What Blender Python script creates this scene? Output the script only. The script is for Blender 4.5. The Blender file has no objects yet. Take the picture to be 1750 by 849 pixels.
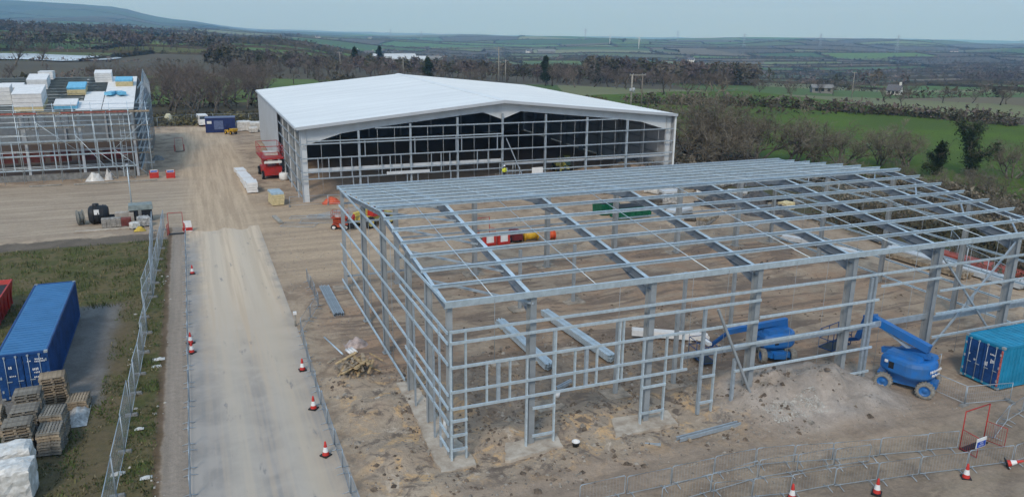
import bpy, math, random
from mathutils import Vector, Matrix, noise
from math import sin, cos, pi, radians as R

S = bpy.context.scene
COL = S.collection
rnd = random.Random(7)

# ------------------------------------------------------------------ camera
CAM_H, YAW, PITCH, ROLL, FPX = 20.0, 0.3833, 0.2761, 0.0113, 1357.15
cd = bpy.data.cameras.new('camera'); cam = bpy.data.objects.new('camera', cd); COL.objects.link(cam)
cd.sensor_width = 36.0; cd.lens = 36.0*FPX/1750.0; cd.clip_start = .5; cd.clip_end = 30000
fw = Vector((sin(YAW)*cos(PITCH), cos(YAW)*cos(PITCH), -sin(PITCH)))
r0 = Vector((cos(YAW), -sin(YAW), 0)); u0 = r0.cross(fw)
rx = r0*cos(ROLL)+u0*sin(ROLL); ux = u0*cos(ROLL)-r0*sin(ROLL)
cam.matrix_world = Matrix(((rx.x, ux.x, -fw.x, 0), (rx.y, ux.y, -fw.y, 0), (rx.z, ux.z, -fw.z, CAM_H), (0, 0, 0, 1)))
S.camera = cam

# ------------------------------------------------------------------ light
SUN_EL, SUN_AZ = 42.0, 215.0        # azimuth clockwise from +Y: behind the camera, to the left
w = bpy.data.worlds.new('World'); S.world = w; w.use_nodes = True
nt = w.node_tree; bg = nt.nodes['Background']
sky = nt.nodes.new('ShaderNodeTexSky'); sky.sky_type = 'NISHITA'; sky.sun_disc = False
sky.sun_elevation = R(SUN_EL); sky.sun_rotation = R(SUN_AZ)
sky.air_density = 1.0; sky.dust_density = 4.0; sky.ozone_density = 1.5
hs = nt.nodes.new('ShaderNodeHueSaturation'); hs.inputs['Saturation'].default_value = .8
nt.links.new(sky.outputs[0], hs.inputs['Color']); 
# thin even overcast laid over the clear sky
mxs = nt.nodes.new('ShaderNodeMix'); mxs.data_type = 'RGBA'; mxs.inputs[0].default_value = .72
nt.links.new(hs.outputs[0], mxs.inputs[6]); mxs.inputs[7].default_value = (2.75, 4.3, 6.2, 1)
nt.links.new(mxs.outputs[2], bg.inputs['Color'])
bg.inputs['Strength'].default_value = .145
sl = bpy.data.lights.new('sun', 'SUN'); so = bpy.data.objects.new('sun', sl); COL.objects.link(so)
sl.energy = 1.5; sl.angle = R(10); sl.color = (1, .88, .72)
sd = Vector((sin(R(SUN_AZ))*cos(R(SUN_EL)), cos(R(SUN_AZ))*cos(R(SUN_EL)), sin(R(SUN_EL))))
so.rotation_euler = sd.to_track_quat('Z', 'Y').to_euler(); so.location = (0, 0, 60)
S.view_settings.view_transform = 'Standard'; S.view_settings.look = 'None'
S.view_settings.exposure = 0.15; S.view_settings.gamma = 1
S.cycles.volume_bounces = 1; S.cycles.max_bounces = 8; S.cycles.diffuse_bounces = 6

# ------------------------------------------------------------------ materials
MATS = {}
def mat(name, col, rough=.7, metal=0., var=.15, scale=3., bump=0., col2=None, detail=5, rand=.0, streak=None, spec=.3):
    """procedural paint / metal / soil: two tones mixed by noise, optional grain relief, optional per-object drift"""
    if name in MATS: return MATS[name]
    m = bpy.data.materials.new(name); m.use_nodes = True; t = m.node_tree; N = t.nodes; L = t.links
    b = N['Principled BSDF']; b.inputs['Roughness'].default_value = rough; b.inputs['Metallic'].default_value = metal
    b.inputs['Specular IOR Level'].default_value = spec
    tc = N.new('ShaderNodeTexCoord'); mp = N.new('ShaderNodeMapping'); L.new(tc.outputs['Object'], mp.inputs[0])
    if streak: mp.inputs['Scale'].default_value = streak
    nz = N.new('ShaderNodeTexNoise'); nz.inputs['Scale'].default_value = scale; nz.inputs['Detail'].default_value = detail
    nz.inputs['Roughness'].default_value = .65
    L.new(mp.outputs[0], nz.inputs['Vector'])
    rp = N.new('ShaderNodeMapRange'); rp.inputs[1].default_value = .35; rp.inputs[2].default_value = .65; L.new(nz.outputs[0], rp.inputs[0])
    mx = N.new('ShaderNodeMix'); mx.data_type = 'RGBA'; L.new(rp.outputs[0], mx.inputs[0])
    c2 = col2 or tuple(c*(1-2*var) for c in col); c1 = col if col2 else tuple(min(1, c*(1+var*.6)) for c in col)
    mx.inputs[6].default_value = (*c1, 1); mx.inputs[7].default_value = (*c2, 1)
    out = mx.outputs[2]
    if rand:
        oi = N.new('ShaderNodeObjectInfo'); h = N.new('ShaderNodeHueSaturation')
        r2 = N.new('ShaderNodeMapRange'); r2.inputs[3].default_value = 1-rand; r2.inputs[4].default_value = 1+rand
        L.new(oi.outputs['Random'], r2.inputs[0]); L.new(r2.outputs[0], h.inputs['Value']); L.new(out, h.inputs['Color']); out = h.outputs[0]
    L.new(out, b.inputs['Base Color'])
    if bump:
        bp = N.new('ShaderNodeBump'); bp.inputs['Strength'].default_value = bump; bp.inputs['Distance'].default_value = .05
        L.new(nz.outputs[0], bp.inputs['Height']); L.new(bp.outputs[0], b.inputs['Normal'])
    MATS[name] = m; return m

galv = mat('galvanised steel', (.56, .66, .72), .36, .4, .09, 3.5, rand=.12)
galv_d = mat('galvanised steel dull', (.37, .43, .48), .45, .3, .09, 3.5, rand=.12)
primer = mat('grey primed steel', (.30, .325, .34), .5, .1, .08, 1.5, rand=.1)
primer_l = mat('pale grey painted steel', (.52, .55, .57), .5, .0, .06, .7, rand=.06)
rafterm = mat('blue grey primed steel', (.185, .215, .25), .45, .15, .08, .6, rand=.1)
white_clad = mat('white coated sheet', (.72, .745, .745), .45, 0, .05, .5, streak=(.12, 1.2, 1), detail=8)
grey_clad = mat('pale grey coated sheet', (.44, .47, .50), .5, 0, .05, .3)
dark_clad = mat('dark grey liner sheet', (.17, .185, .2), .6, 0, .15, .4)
conc = mat('poured concrete', (.50, .445, .37), .9, 0, .2, 1.5, .4, col2=(.30, .245, .19), detail=8)
conc_d = mat('grey concrete', (.24, .24, .23), .9, 0, .2, 2, .3)
blue_m = mat('blue machine paint', (.006, .14, .46), .42, 0, .12, 1.6, spec=.5, col2=(.035, .125, .31), detail=9)
blue_d = mat('dark blue machine paint', (.008, .06, .2), .5, 0, .15, 2)
cblue = mat('blue container paint', (.012, .06, .2), .5, 0, .2, 1.2, rand=.05)
croof = mat('faded blue container roof', (.045, .17, .36), .5, 0, .12, .8, col2=(.035, .14, .30))
tblue = mat('turquoise container paint', (.015, .22, .38), .5, 0, .15, 1)
red = mat('red paint', (.46, .025, .02), .5, 0, .2, 1.6, col2=(.25, .03, .025), detail=8)
red_b = mat('red barrier plastic', (.5, .04, .03), .5, 0, .12, 2)
orange = mat('orange plastic', (.62, .1, .03), .5, 0, .12, 2)
yellow = mat('yellow machine paint', (.62, .37, .03), .45, 0, .15, 2)
green = mat('green paint', (.01, .12, .06), .5, 0, .2, 2)
white_p = mat('white plastic', (.72, .72, .71), .5, 0, .06, 2)
wrap = mat('white plastic wrap', (.66, .66, .64), .35, 0, .2, 3, .6, spec=.5, col2=(.44, .42, .38), detail=8)
wrapd = mat('dusty clear wrap', (.42, .41, .39), .32, 0, .3, 4, .8, spec=.6)
foam = mat('blue wrapped board', (.16, .46, .66), .5, 0, .1, 3)
cream = mat('cream insulation board', (.60, .50, .28), .7, 0, .12, 4)
rubber = mat('black rubber', (.02, .02, .021), .8, 0, .2, 6)
tyre_g = mat('dusty grey tyre', (.26, .25, .225), .85, 0, .2, 5, .4)
black = mat('black plastic', (.018, .019, .021), .5, 0, .2, 3)
wood = mat('weathered pallet wood', (.34, .27, .19), .85, 0, .3, 3, .2, streak=(1, 1, 1), rand=.22)
wood_g = mat('grey pallet wood', (.24, .22, .185), .85, 0, .3, 3, .2, rand=.2)
wood_n = mat('fresh sawn timber', (.48, .34, .18), .8, 0, .25, 3, .2, rand=.15)
polew = mat('tarred pole wood', (.22, .19, .155), .9, 0, .2, 3)
polep = mat('pale weathered pole wood', (.34, .32, .28), .9, 0, .2, 3)
stone_m = mat('grey stone', (.33, .31, .28), .9, 0, .3, 6, .4, rand=.2)
glassm = mat('dark window glass', (.03, .04, .05), .12, 0, .1, 1, spec=.6)
hivis = mat('hi vis yellow cloth', (.62, .66, .06), .8)
navy = mat('navy cloth', (.02, .025, .05), .9)
skin = mat('skin', (.45, .26, .18), .6)
render_w = mat('white rendered wall', (.75, .73, .69), .8)
slate = mat('grey slate roof', (.13, .13, .14), .7)
bark = mat('grey bark', (.17, .15, .125), .95, 0, .3, 2, .4, rand=.15)
barkd = mat('dark bark', (.11, .096, .082), .95, 0, .3, 2, .3, rand=.15)
twig_a = mat('brown winter twigs', (.16, .128, .105), .95, 0, .2, .4, rand=.3)
twig_b = mat('olive grey winter twigs', (.175, .152, .112), .95, 0, .25, .4, rand=.2)
twig_c = mat('purple brown winter twigs', (.17, .138, .12), .95, 0, .2, .4, rand=.3)
ivy_m = mat('dark ivy leaves', (.035, .055, .018), .6, 0, .4, .8, rand=.1)
hedge_m = mat('dark hedge twigs', (.09, .072, .052), .95, 0, .35, .2, col2=(.05, .052, .028))
far_w = mat('far winter wood', (.14, .115, .098), .95, 0, .3, .02, col2=(.09, .088, .06))
water_m = mat('pale lake water', (.62, .67, .70), .25, 0, .1, .02)  # whitish base colour carries the sky's reflection
blueband = mat('blue sign film', (.02, .08, .45), .5)

# ------------------------------------------------------------------ mesh builder
class MB:
    def __init__(s): s.v = []; s.f = []; s.m = []; s.cur = 0; s.sm = []
    def add(s, vs, fs, smooth=False):
        o = len(s.v); s.v += [tuple(v) for v in vs]
        for f in fs: s.f.append(tuple(i+o for i in f)); s.m.append(s.cur); s.sm.append(smooth)
    def box(s, c, d, rz=0., tp=None):
        x, y, z = d[0]/2, d[1]/2, d[2]/2; k = tp or (1, 1)
        vs = [(-x, -y, -z), (x, -y, -z), (x, y, -z), (-x, y, -z), (-x*k[0], -y*k[1], z), (x*k[0], -y*k[1], z), (x*k[0], y*k[1], z), (-x*k[0], y*k[1], z)]
        cr, sr = cos(rz), sin(rz)
        s.add([(c[0]+a*cr-b*sr, c[1]+a*sr+b*cr, c[2]+e) for a, b, e in vs], [(0, 3, 2, 1), (4, 5, 6, 7), (0, 1, 5, 4), (1, 2, 6, 5), (2, 3, 7, 6), (3, 0, 4, 7)]); return s
    def b2(s, a, b):
        return s.box([(a[i]+b[i])/2 for i in range(3)], [abs(b[i]-a[i]) for i in range(3)])
    def prof(s, pr, p, q, up=(0, 0, 1), cap=True):
        p, q = Vector(p), Vector(q); x = (q-p).normalized(); up = Vector(up)
        y = up.cross(x)
        if y.length < 1e-4: y = Vector((0, 1, 0)).cross(x)
        y.normalize(); z = x.cross(y); n = len(pr)
        vs = [p+y*a+z*b for a, b in pr]+[q+y*a+z*b for a, b in pr]
        fs = [(i, (i+1) % n, n+(i+1) % n, n+i) for i in range(n)]
        if cap: fs += [tuple(range(n))[::-1], tuple(range(n, 2*n))]
        s.add(vs, fs); return s
    def tube(s, pts, rs, n=6, smooth=True, cap=True):
        pts = [Vector(p) for p in pts]
        if not hasattr(rs, '__len__'): rs = [rs]*len(pts)
        vs = []; fs = []; ref = None
        for i, p in enumerate(pts):
            d = (pts[min(i+1, len(pts)-1)]-pts[max(i-1, 0)]).normalized()
            if ref is None: ref = Vector((0, 0, 1)) if abs(d.z) < .9 else Vector((1, 0, 0))
            a = d.cross(ref)
            if a.length < 1e-3: a = d.cross(Vector((0, 1, 0)))
            a.normalize(); b = d.cross(a)
            for k in range(n):
                t = 2*pi*k/n; vs.append(p+(a*cos(t)+b*sin(t))*rs[i])
        for i in range(len(pts)-1):
            for k in range(n): fs.append((i*n+k, i*n+(k+1) % n, (i+1)*n+(k+1) % n, (i+1)*n+k))
        s.add(vs, fs, smooth)
        if cap: s.add([], []); o = len(s.v)-len(vs); s.f.append(tuple(o+k for k in range(n))[::-1]); s.f.append(tuple(o+len(vs)-n+k for k in range(n))); s.m += [s.cur]*2; s.sm += [False]*2
        return s
    def lathe(s, c, pr, n=16, axis='z', smooth=True):
        vs = []; fs = []
        for r, h in pr:
            for k in range(n):
                t = 2*pi*k/n; a, b = r*cos(t), r*sin(t)
                vs.append({'z': (c[0]+a, c[1]+b, c[2]+h), 'x': (c[0]+h, c[1]+a, c[2]+b), 'y': (c[0]+a, c[1]+h, c[2]+b)}[axis])
        for i in range(len(pr)-1):
            for k in range(n):
                q = (i*n+k, i*n+(k+1) % n, (i+1)*n+(k+1) % n, (i+1)*n+k)
                fs.append(q[::-1] if axis == 'y' else q)
        s.add(vs, fs, smooth); return s
    def mesh(s, name, mats):
        me = bpy.data.meshes.new(name); me.from_pydata(s.v, [], s.f)
        for m in (mats if isinstance(mats, (list, tuple)) else [mats]): me.materials.append(m)
        me.polygons.foreach_set('material_index', s.m); me.polygons.foreach_set('use_smooth', s.sm); me.update()
        return me
    def build(s, name, mats, parent=None, loc=None, rz=0.):
        o = bpy.data.objects.new(name, s.mesh(name, mats)); COL.objects.link(o)
        if parent: o.parent = parent
        if loc: o.location = loc
        if rz: o.rotation_euler.z = rz
        return o

def tag(o, label=None, cat=None, group=None, kind=None):
    if label: o['label'] = label
    if cat: o['category'] = cat
    if group: o['group'] = group
    if kind: o['kind'] = kind
    return o
def thing(name, label, cat, loc=(0, 0, 0), rz=0., group=None):
    o = bpy.data.objects.new(name, None); o.empty_display_size = .3; COL.objects.link(o)
    if len(loc) == 2: loc = (*loc, 0)
    o.location = loc; o.rotation_euler = (0, 0, rz); tag(o, label, cat, group); return o
def struct(o): o['kind'] = 'structure'; return o
KIDS = {}
def copy_tree(o, parent=None, loc=None, rz=None, label=None, scale=None):
    c = o.copy(); COL.objects.link(c)
    if parent: c.parent = parent
    if loc is not None: c.location = loc if len(loc) == 3 else (*loc, 0)
    if rz is not None: c.rotation_euler = (0, 0, rz)
    if scale: c.scale = scale if hasattr(scale, '__len__') else (scale,)*3
    if label: c['label'] = label
    if o.name not in KIDS: KIDS[o.name] = list(o.children)
    for ch in KIDS[o.name]: copy_tree(ch, c)
    return c

def ISEC(w, h, tf=.02, tw=.014):
    a, b = w/2, h/2
    return [(-a, -b), (a, -b), (a, -b+tf), (tw/2, -b+tf), (tw/2, b-tf), (a, b-tf), (a, b), (-a, b), (-a, b-tf), (-tw/2, b-tf), (-tw/2, -b+tf), (-a, -b+tf)]
def CSEC(w, h, t=.008, lip=.0):
    a, b = w/2, h/2
    return [(-a, -b), (a, -b), (a, -b+t), (-a+t, -b+t), (-a+t, b-t), (a, b-t), (a, b), (-a, b)]
def ZSEC(w, h, t=.008):
    b = h/2
    return [(-w, b-t), (-t/2, b-t), (-t/2, -b), (w, -b), (w, -b+t), (t/2, -b+t), (t/2, b), (-w, b)]
def BSEC(w, h): a, b = w/2, h/2; return [(-a, -b), (a, -b), (a, b), (-a, b)]
MC = {}
def member(name, pk, p, q, m, parent, up=(0, 0, 1)):
    """one straight section between two points in the parent's own coordinates; alike ones share a mesh"""
    p, q = Vector(p), Vector(q); L = (q-p).length; key = (pk, round(L, 2), m.name)
    if key not in MC:
        pr = {'I': ISEC, 'C': CSEC, 'Z': ZSEC, 'B': BSEC}[pk[0]](*pk[1:])
        MC[key] = MB().prof(pr, (0, 0, 0), (L, 0, 0)).mesh(name, m)
    x = (q-p).normalized(); y = Vector(up).cross(x)
    if y.length < 1e-4: y = Vector((0, 1, 0)).cross(x)
    y.normalize(); z = x.cross(y)
    o = bpy.data.objects.new(name, MC[key]); COL.objects.link(o); o.parent = parent
    o.matrix_basis = Matrix(((x.x, y.x, z.x, p.x), (x.y, y.y, z.y, p.y), (x.z, y.z, z.z, p.z), (0, 0, 0, 1)))
    return o
def text_mesh(name, s, size, m, parent, M, ext=.004):
    cu = bpy.data.curves.new(name, 'FONT'); cu.body = s; cu.size = size; cu.extrude = ext; cu.align_x = 'CENTER'; cu.align_y = 'CENTER'
    tmp = bpy.data.objects.new('tmp', cu); COL.objects.link(tmp)
    dg = bpy.context.evaluated_depsgraph_get(); me = bpy.data.meshes.new_from_object(tmp.evaluated_get(dg)); bpy.data.objects.remove(tmp)
    me.materials.clear(); me.materials.append(m); me.name = name
    o = bpy.data.objects.new(name, me); COL.objects.link(o); o.parent = parent; o.matrix_basis = M; return o

# ------------------------------------------------------------------ terrain
CY, SY = cos(R(22)), sin(R(22))
DS = [200, 250, 400, 600, 900, 1300, 2000, 3000, 4500, 5500, 7000, 10000]
TZ = [(-40, [0, 0, 5, 6, 10, 9, 5, 0, 60, 135, 160, 200]),
 (-18.32, [0, 0, 4.3, 5.8, 9.0, 6.8, 1.8, -4.1, 45.6, 122, 146, 170]),
 (-10.3, [0, 0, 2.1, 4.6, 8.5, 4.9, -0.8, -7.8, 33.1, 110, 129, 150]),
 (-4.02, [0, 0, 1.9, 2.5, 4.6, 2.6, 0.7, -5.3, 31.9, 85, 98.5, 110]),
 (-0.6, [0, 0, 1.7, 0.7, 0.3, -1.9, -6.0, -15.2, -8, 20, 10, 3.8]),
 (4.86, [0, 1, -0.3, -2.5, -3.0, -7.2, -16.5, -32.8, -53.3, -60, -66, -110]),
 (14.66, [0, 1.0, -3.0, -13, -25, -36, -44, -48, -65.8, -81.1, -94.4, -143.4]),
 (22.84, [0, 1.2, -5.4, -16, -29, -42, -46, -44, -54.8, -77.1, -103.6, -156.6]),
 (34.93, [0, 0.2, -7, -18, -31, -44, -46, -40, -53.3, -76.9, -103.4, -156.3]),
 (45.95, [0, -0.9, -8.2, -19, -32, -45, -47, -40, -46, -66.1, -94.0, -142.8]),
 (53.92, [0, 0.5, -6.0, -16, -28, -40, -45, -46, -61.7, -73.4, -94.8, -144.0]),
 (61.92, [0, 1, -3.1, -12, -22, -34, -40, -42, -52.9, -63.3, -78.6, -120.8]),
 (85, [0, 1, -2, -8, -14, -18, -25, -35, -50, -60, -76, -115])]
def sm(t): t = max(0, min(1, t)); return t*t*(3-2*t)
def far_z(x, y):
    d = max(1, math.hypot(x, y)); a = math.degrees(math.atan2(x, y)); a = max(-40, min(85, a))
    for i in range(len(TZ)-1):
        if a <= TZ[i+1][0]: break
    ta = sm((a-TZ[i][0])/(TZ[i+1][0]-TZ[i][0]))
    if d <= DS[0]: return -.35
    dd = min(d, 10000)
    for j in range(len(DS)-1):
        if dd <= DS[j+1]: break
    td = (math.log(dd)-math.log(DS[j]))/(math.log(DS[j+1])-math.log(DS[j]))
    z = (TZ[i][1][j]*(1-td)+TZ[i][1][j+1]*td)*(1-ta)+(TZ[i+1][1][j]*(1-td)+TZ[i+1][1][j+1]*td)*ta
    if d > 350:
        z += noise.noise(Vector((x/420, y/420, 3)))*min(1, (d-350)/500)*min(24, 3+d/150)
        if d > 3200: z += noise.noise(Vector((x/900, y/900, 9)))*min(1, (d-3200)/1500)*14
    k = sm((d-200)/60)
    lake = sm(1.6-math.hypot((x+85)/110, (y-475)/95)) if y > 230 and x < 40 else 0
    z = z*(1-lake)+0.2*lake
    return -.35*(1-k)+z*k
def noi(x, y, s, seed=0.): return noise.noise(Vector((x/s, y/s, seed)))
MOUNDS = [(7.6, 33.4, 1.6, .45), (8.3, 38.6, 1.8, .35), (7.0, 42.0, 1.5, .3), (9.0, 30.0, 1.5, .35), (28.6, 32.6, 3.6, 1.2), (31.4, 30.6, 3.0, .9), (33.6, 30.8, 2.2, .5), (33.2, 33.2, 2.6, .55), (26.6, 30.2, 2.0, .25),
          (13.0, 33.5, 1.6, .35), (17.3, 33.0, 1.7, .4), (19.0, 34.5, 1.5, .3), (16.4, 30.1, 1.4, .3), (19.0, 30.2, 1.6, .2), (12.5, 37.5, 2.0, .3), (23.5, 52.5, 3, .3), (33.5, 50, 4, .35), (47, 54, 3, .9), (43, 57, 3, .8), (34, 63.5, 3, .8), (37.5, 62.3, 2.4, .7), (52, 66, 3.5, 1.1), (53, 45, 4, .3), (57, 96, 4, 1.2), (51, 97, 3, .9), (48, 95.4, 2.6, .7)]
def site_z(x, y):
    z = 0.
    inroad = sm((x+3.2)/.5)*sm((6.0-x)/.8) if y < 90 else 0
    a = .05
    if 6 < x < 55 and 20 < y < 62: a = .10
    if x < -3.2 and y < 80: a = .06
    n = noi(x, y, 5, 1)+.5*noi(x, y, 1.9, 2)+.35*noi(x, y, .8, 4)
    z += a*n
    for mx, my, r, h in MOUNDS:
        d2 = ((x-mx)**2+(y-my)**2)/(r*r)
        if d2 < 4: z += h*math.exp(-d2*1.6)*(1+.35*noi(x, y, .7, 5)+.3*noi(x, y, 1.6, 6))
    if 5.8 < x < 34 and 27 < y < 46:
        e = min(1, (x-5.8)/1.5, (34-x)/3, (y-27)/3, (46-y)/3)
        z += e*(.13*abs(noi(x, y, 1.3, 14))+.10*noi(x, y, .75, 15)*(noi(x, y, 3.5, 16)+.4))*(0.25 if 26.4 < y < 29.8 else 1)
    z *= (1-.92*inroad)
    # hollow inside the near corner of the frame
    d = math.hypot(x, y)
    if x > 62: z += (x-62)*0.0 + .4*noi(x, y, 30, 8)*sm((x-62)/20)
    return z
# ------------------------------------------------------------------ ground material
class NG:
    def __init__(s, name):
        s.m = bpy.data.materials.new(name); s.m.use_nodes = True; s.t = s.m.node_tree; s.N = s.t.nodes; s.L = s.t.links
        s.b = s.N['Principled BSDF']; s.tc = s.N.new('ShaderNodeTexCoord'); s.sx = s.N.new('ShaderNodeSeparateXYZ'); s.L.new(s.tc.outputs['Object'], s.sx.inputs[0])
    def val(s, v, sock):
        if isinstance(v, (int, float)): sock.default_value = v
        elif isinstance(v, tuple): sock.default_value = (*v, 1) if len(v) == 3 and sock.type == 'RGBA' else v
        else: s.L.new(v, sock)
    def math(s, op, a, b=0., clamp=False):
        n = s.N.new('ShaderNodeMath'); n.operation = op; n.use_clamp = clamp; s.val(a, n.inputs[0]); s.val(b, n.inputs[1]); return n.outputs[0]
    def noise(s, sc, det=5, rough=.6, stretch=None, dist=0., off=0.):
        mp = s.N.new('ShaderNodeMapping'); s.L.new(s.tc.outputs['Object'], mp.inputs[0]); mp.inputs['Location'].default_value = (off, off, 0)
        if stretch: mp.inputs['Scale'].default_value = stretch
        n = s.N.new('ShaderNodeTexNoise'); n.inputs['Scale'].default_value = sc; n.inputs['Detail'].default_value = det; n.inputs['Roughness'].default_value = rough; n.inputs['Distortion'].default_value = dist
        s.L.new(mp.outputs[0], n.inputs['Vector']); return n.outputs[0]
    def ramp(s, v, a, b):
        n = s.N.new('ShaderNodeMapRange'); n.interpolation_type = 'SMOOTHSTEP'; s.val(v, n.inputs[0]); n.inputs[1].default_value = a; n.inputs[2].default_value = b; return n.outputs[0]
    def mix(s, f, a, b):
        n = s.N.new('ShaderNodeMix'); n.data_type = 'RGBA'; s.val(f, n.inputs[0]); s.val(a, n.inputs[6]); s.val(b, n.inputs[7]); return n.outputs[2]
    def warp(s, amp, sc):
        n = s.noise(sc, 5, .65); k = s.math('MULTIPLY', s.math('SUBTRACT', n, .5), amp*2)
        n2 = s.noise(sc, 5, .65, off=37.); k2 = s.math('MULTIPLY', s.math('SUBTRACT', n2, .5), amp*2)
        return s.math('ADD', s.sx.outputs[0], k), s.math('ADD', s.sx.outputs[1], k2)
    def rect(s, x0, x1, y0, y1, soft, w=None):
        X, Y = w or (s.sx.outputs[0], s.sx.outputs[1]); o = None
        for v, e, sgn in ((X, x0, 1), (X, x1, -1), (Y, y0, 1), (Y, y1, -1)):
            if e is None: continue
            r = s.ramp(v, e-soft, e+soft) if sgn > 0 else s.math('SUBTRACT', 1., s.ramp(v, e-soft, e+soft))
            o = r if o is None else s.math('MULTIPLY', o, r)
        return o
    def blob(s, x, y, rx, ry, soft, w):
        X, Y = w; a = s.math('DIVIDE', s.math('SUBTRACT', X, x), rx); b = s.math('DIVIDE', s.math('SUBTRACT', Y, y), ry)
        d = s.math('SQRT', s.math('ADD', s.math('MULTIPLY', a, a), s.math('MULTIPLY', b, b)))
        return s.math('SUBTRACT', 1., s.ramp(d, 1-soft, 1+soft))
    def finish(s, col, rough, bump, strength, dist=.06):
        s.val(col, s.b.inputs['Base Color']); s.val(rough, s.b.inputs['Roughness']); s.b.inputs['Specular IOR Level'].default_value = .2
        bp = s.N.new('ShaderNodeBump'); bp.inputs['Strength'].default_value = strength; bp.inputs['Distance'].default_value = dist
        s.L.new(bump, bp.inputs['Height']); s.L.new(bp.outputs[0], s.b.inputs['Normal']); return s.m
g = NG('site ground')
n1 = g.noise(.09, 6, .6); n2 = g.noise(.45, 7, .65, dist=.6); n3 = g.noise(3.2, 6, .7); n4 = g.noise(14, 4, .7)
tan1, tan2, brn, orng, gry = (.47, .365, .262), (.37, .282, .202), (.24, .178, .128), (.44, .27, .13), (.42, .34, .255)
c = g.mix(g.ramp(n1, .38, .62), tan1, tan2)
c = g.mix(g.math('MULTIPLY', g.ramp(n2, .45, .62), .8), c, brn)
c = g.mix(g.math('MULTIPLY', g.ramp(g.noise(1.4, 7, .7, off=9.), .52, .68), .45), c, (.44, .37, .29))
wA = g.warp(1.6, .35)
inA = g.rect(7.2, 53, 31.5, 62, 1.2, wA)
c = g.mix(g.math('MULTIPLY', inA, g.ramp(g.noise(.14, 6, .62, dist=.8, off=11.), .42, .6)), c, (.36, .245, .165))
sw = g.noise(1., 6, .6, stretch=(.10, .55, 1), dist=1.2, off=21.)
c = g.mix(g.math('MULTIPLY', inA, g.math('MULTIPLY', g.ramp(sw, .48, .58), .85)), c, (.20, .15, .115))
c = g.mix(g.math('MULTIPLY', inA, g.math('MULTIPLY', g.ramp(sw, .46, .36), .6)), c, (.40, .31, .225))
# churned clay strip by the near columns and the corner
nearA = g.rect(6.2, 27, 28.5, 42, 1.5, wA)
c = g.mix(g.math('MULTIPLY', nearA, .75), c, gry)
c = g.mix(g.math('MULTIPLY', nearA, g.ramp(g.noise(.75, 7, .68, dist=.8, off=5.), .50, .62)), c, (0.581, 0.390, 0.213))
c = g.mix(g.math('MULTIPLY', nearA, g.ramp(g.noise(1.1, 7, .68, dist=.8, off=19.), .50, .62)), c, (0.176, 0.140, 0.112))
pt = g.noise(.55, 8, .72, dist=1.4, off=41.)
c = g.mix(g.math('MULTIPLY', nearA, g.math('MULTIPLY', g.ramp(pt, .56, .66), .8)), c, (0.621, 0.520, 0.413))
c = g.mix(g.math('MULTIPLY', nearA, g.math('MULTIPLY', g.ramp(pt, .44, .36), .7)), c, (0.203, 0.156, 0.125))
# darker churned soil between x 12-32, y 36-43
c = g.mix(g.math('MULTIPLY', g.rect(12, 33, 34.5, 43.5, 1.2, wA), .55), c, (.16, .125, .098))
# haul road: pale dust
wR = g.warp(.9, .3)
haul = g.rect(-2.2, 6.3, 79, 166, 1.0, wR)
st = g.noise(1.0, 6, .62, stretch=(1.6, .06, 1))
c = g.mix(g.math('MULTIPLY', haul, .85), c, g.mix(g.ramp(st, .35, .65), (.60, .465, .325), (.45, .34, .235)))
cross = g.rect(-80, -1, 83, 111.5, 1.5, wR)
st2 = g.noise(1.0, 6, .62, stretch=(.06, 1.0, 1))
c = g.mix(g.math('MULTIPLY', cross, .8), c, g.mix(g.ramp(st2, .38, .62), (.46, .375, .28), (.33, .262, .198)))
wB = g.warp(2.5, .12)
spur = g.rect(5, 14, 62, 92, 3, wB)
c = g.mix(g.math('MULTIPLY', spur, .8), c, g.mix(g.ramp(st2, .4, .6), (0.504, 0.380, 0.259), (0.372, 0.281, 0.196)))
# site track in front of the frame
trk = g.rect(9, 70, 26.4, 29.8, .8, wA)
st3 = g.noise(1.0, 6, .62, stretch=(.1, 1.3, 1), off=3.)
c = g.mix(g.math('MULTIPLY', trk, .7), c, g.mix(g.ramp(st3, .35, .65), (0.353, 0.276, 0.212), (0.248, 0.195, 0.152)))
c = g.mix(g.math('MULTIPLY', g.rect(6, 70, 10, 26, 1.2, wA), .5), c, g.mix(g.ramp(st3, .4, .6), (0.208, 0.170, 0.135), (0.178, 0.148, 0.111)))
# sand heap, pale
c = g.mix(g.math('MULTIPLY', g.blob(31.0, 31.4, 6.2, 3.4, .3, wA), .95), c, g.mix(g.ramp(n2, .35, .65), (0.456, 0.394, 0.341), (0.329, 0.284, 0.243)))
# soil: far building's floor paled to make up for missing light; left footprint dark
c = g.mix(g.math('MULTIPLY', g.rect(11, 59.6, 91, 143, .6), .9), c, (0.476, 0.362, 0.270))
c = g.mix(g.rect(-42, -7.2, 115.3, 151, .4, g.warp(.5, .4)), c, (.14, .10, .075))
# grey hardstanding by the container
hard = g.rect(-12, -6.0, 44, 61.5, .5, g.warp(.7, .5))
# footpath
foot = g.rect(-2.75, -1.55, 10, 84, .12, g.warp(.18, .8))
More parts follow.
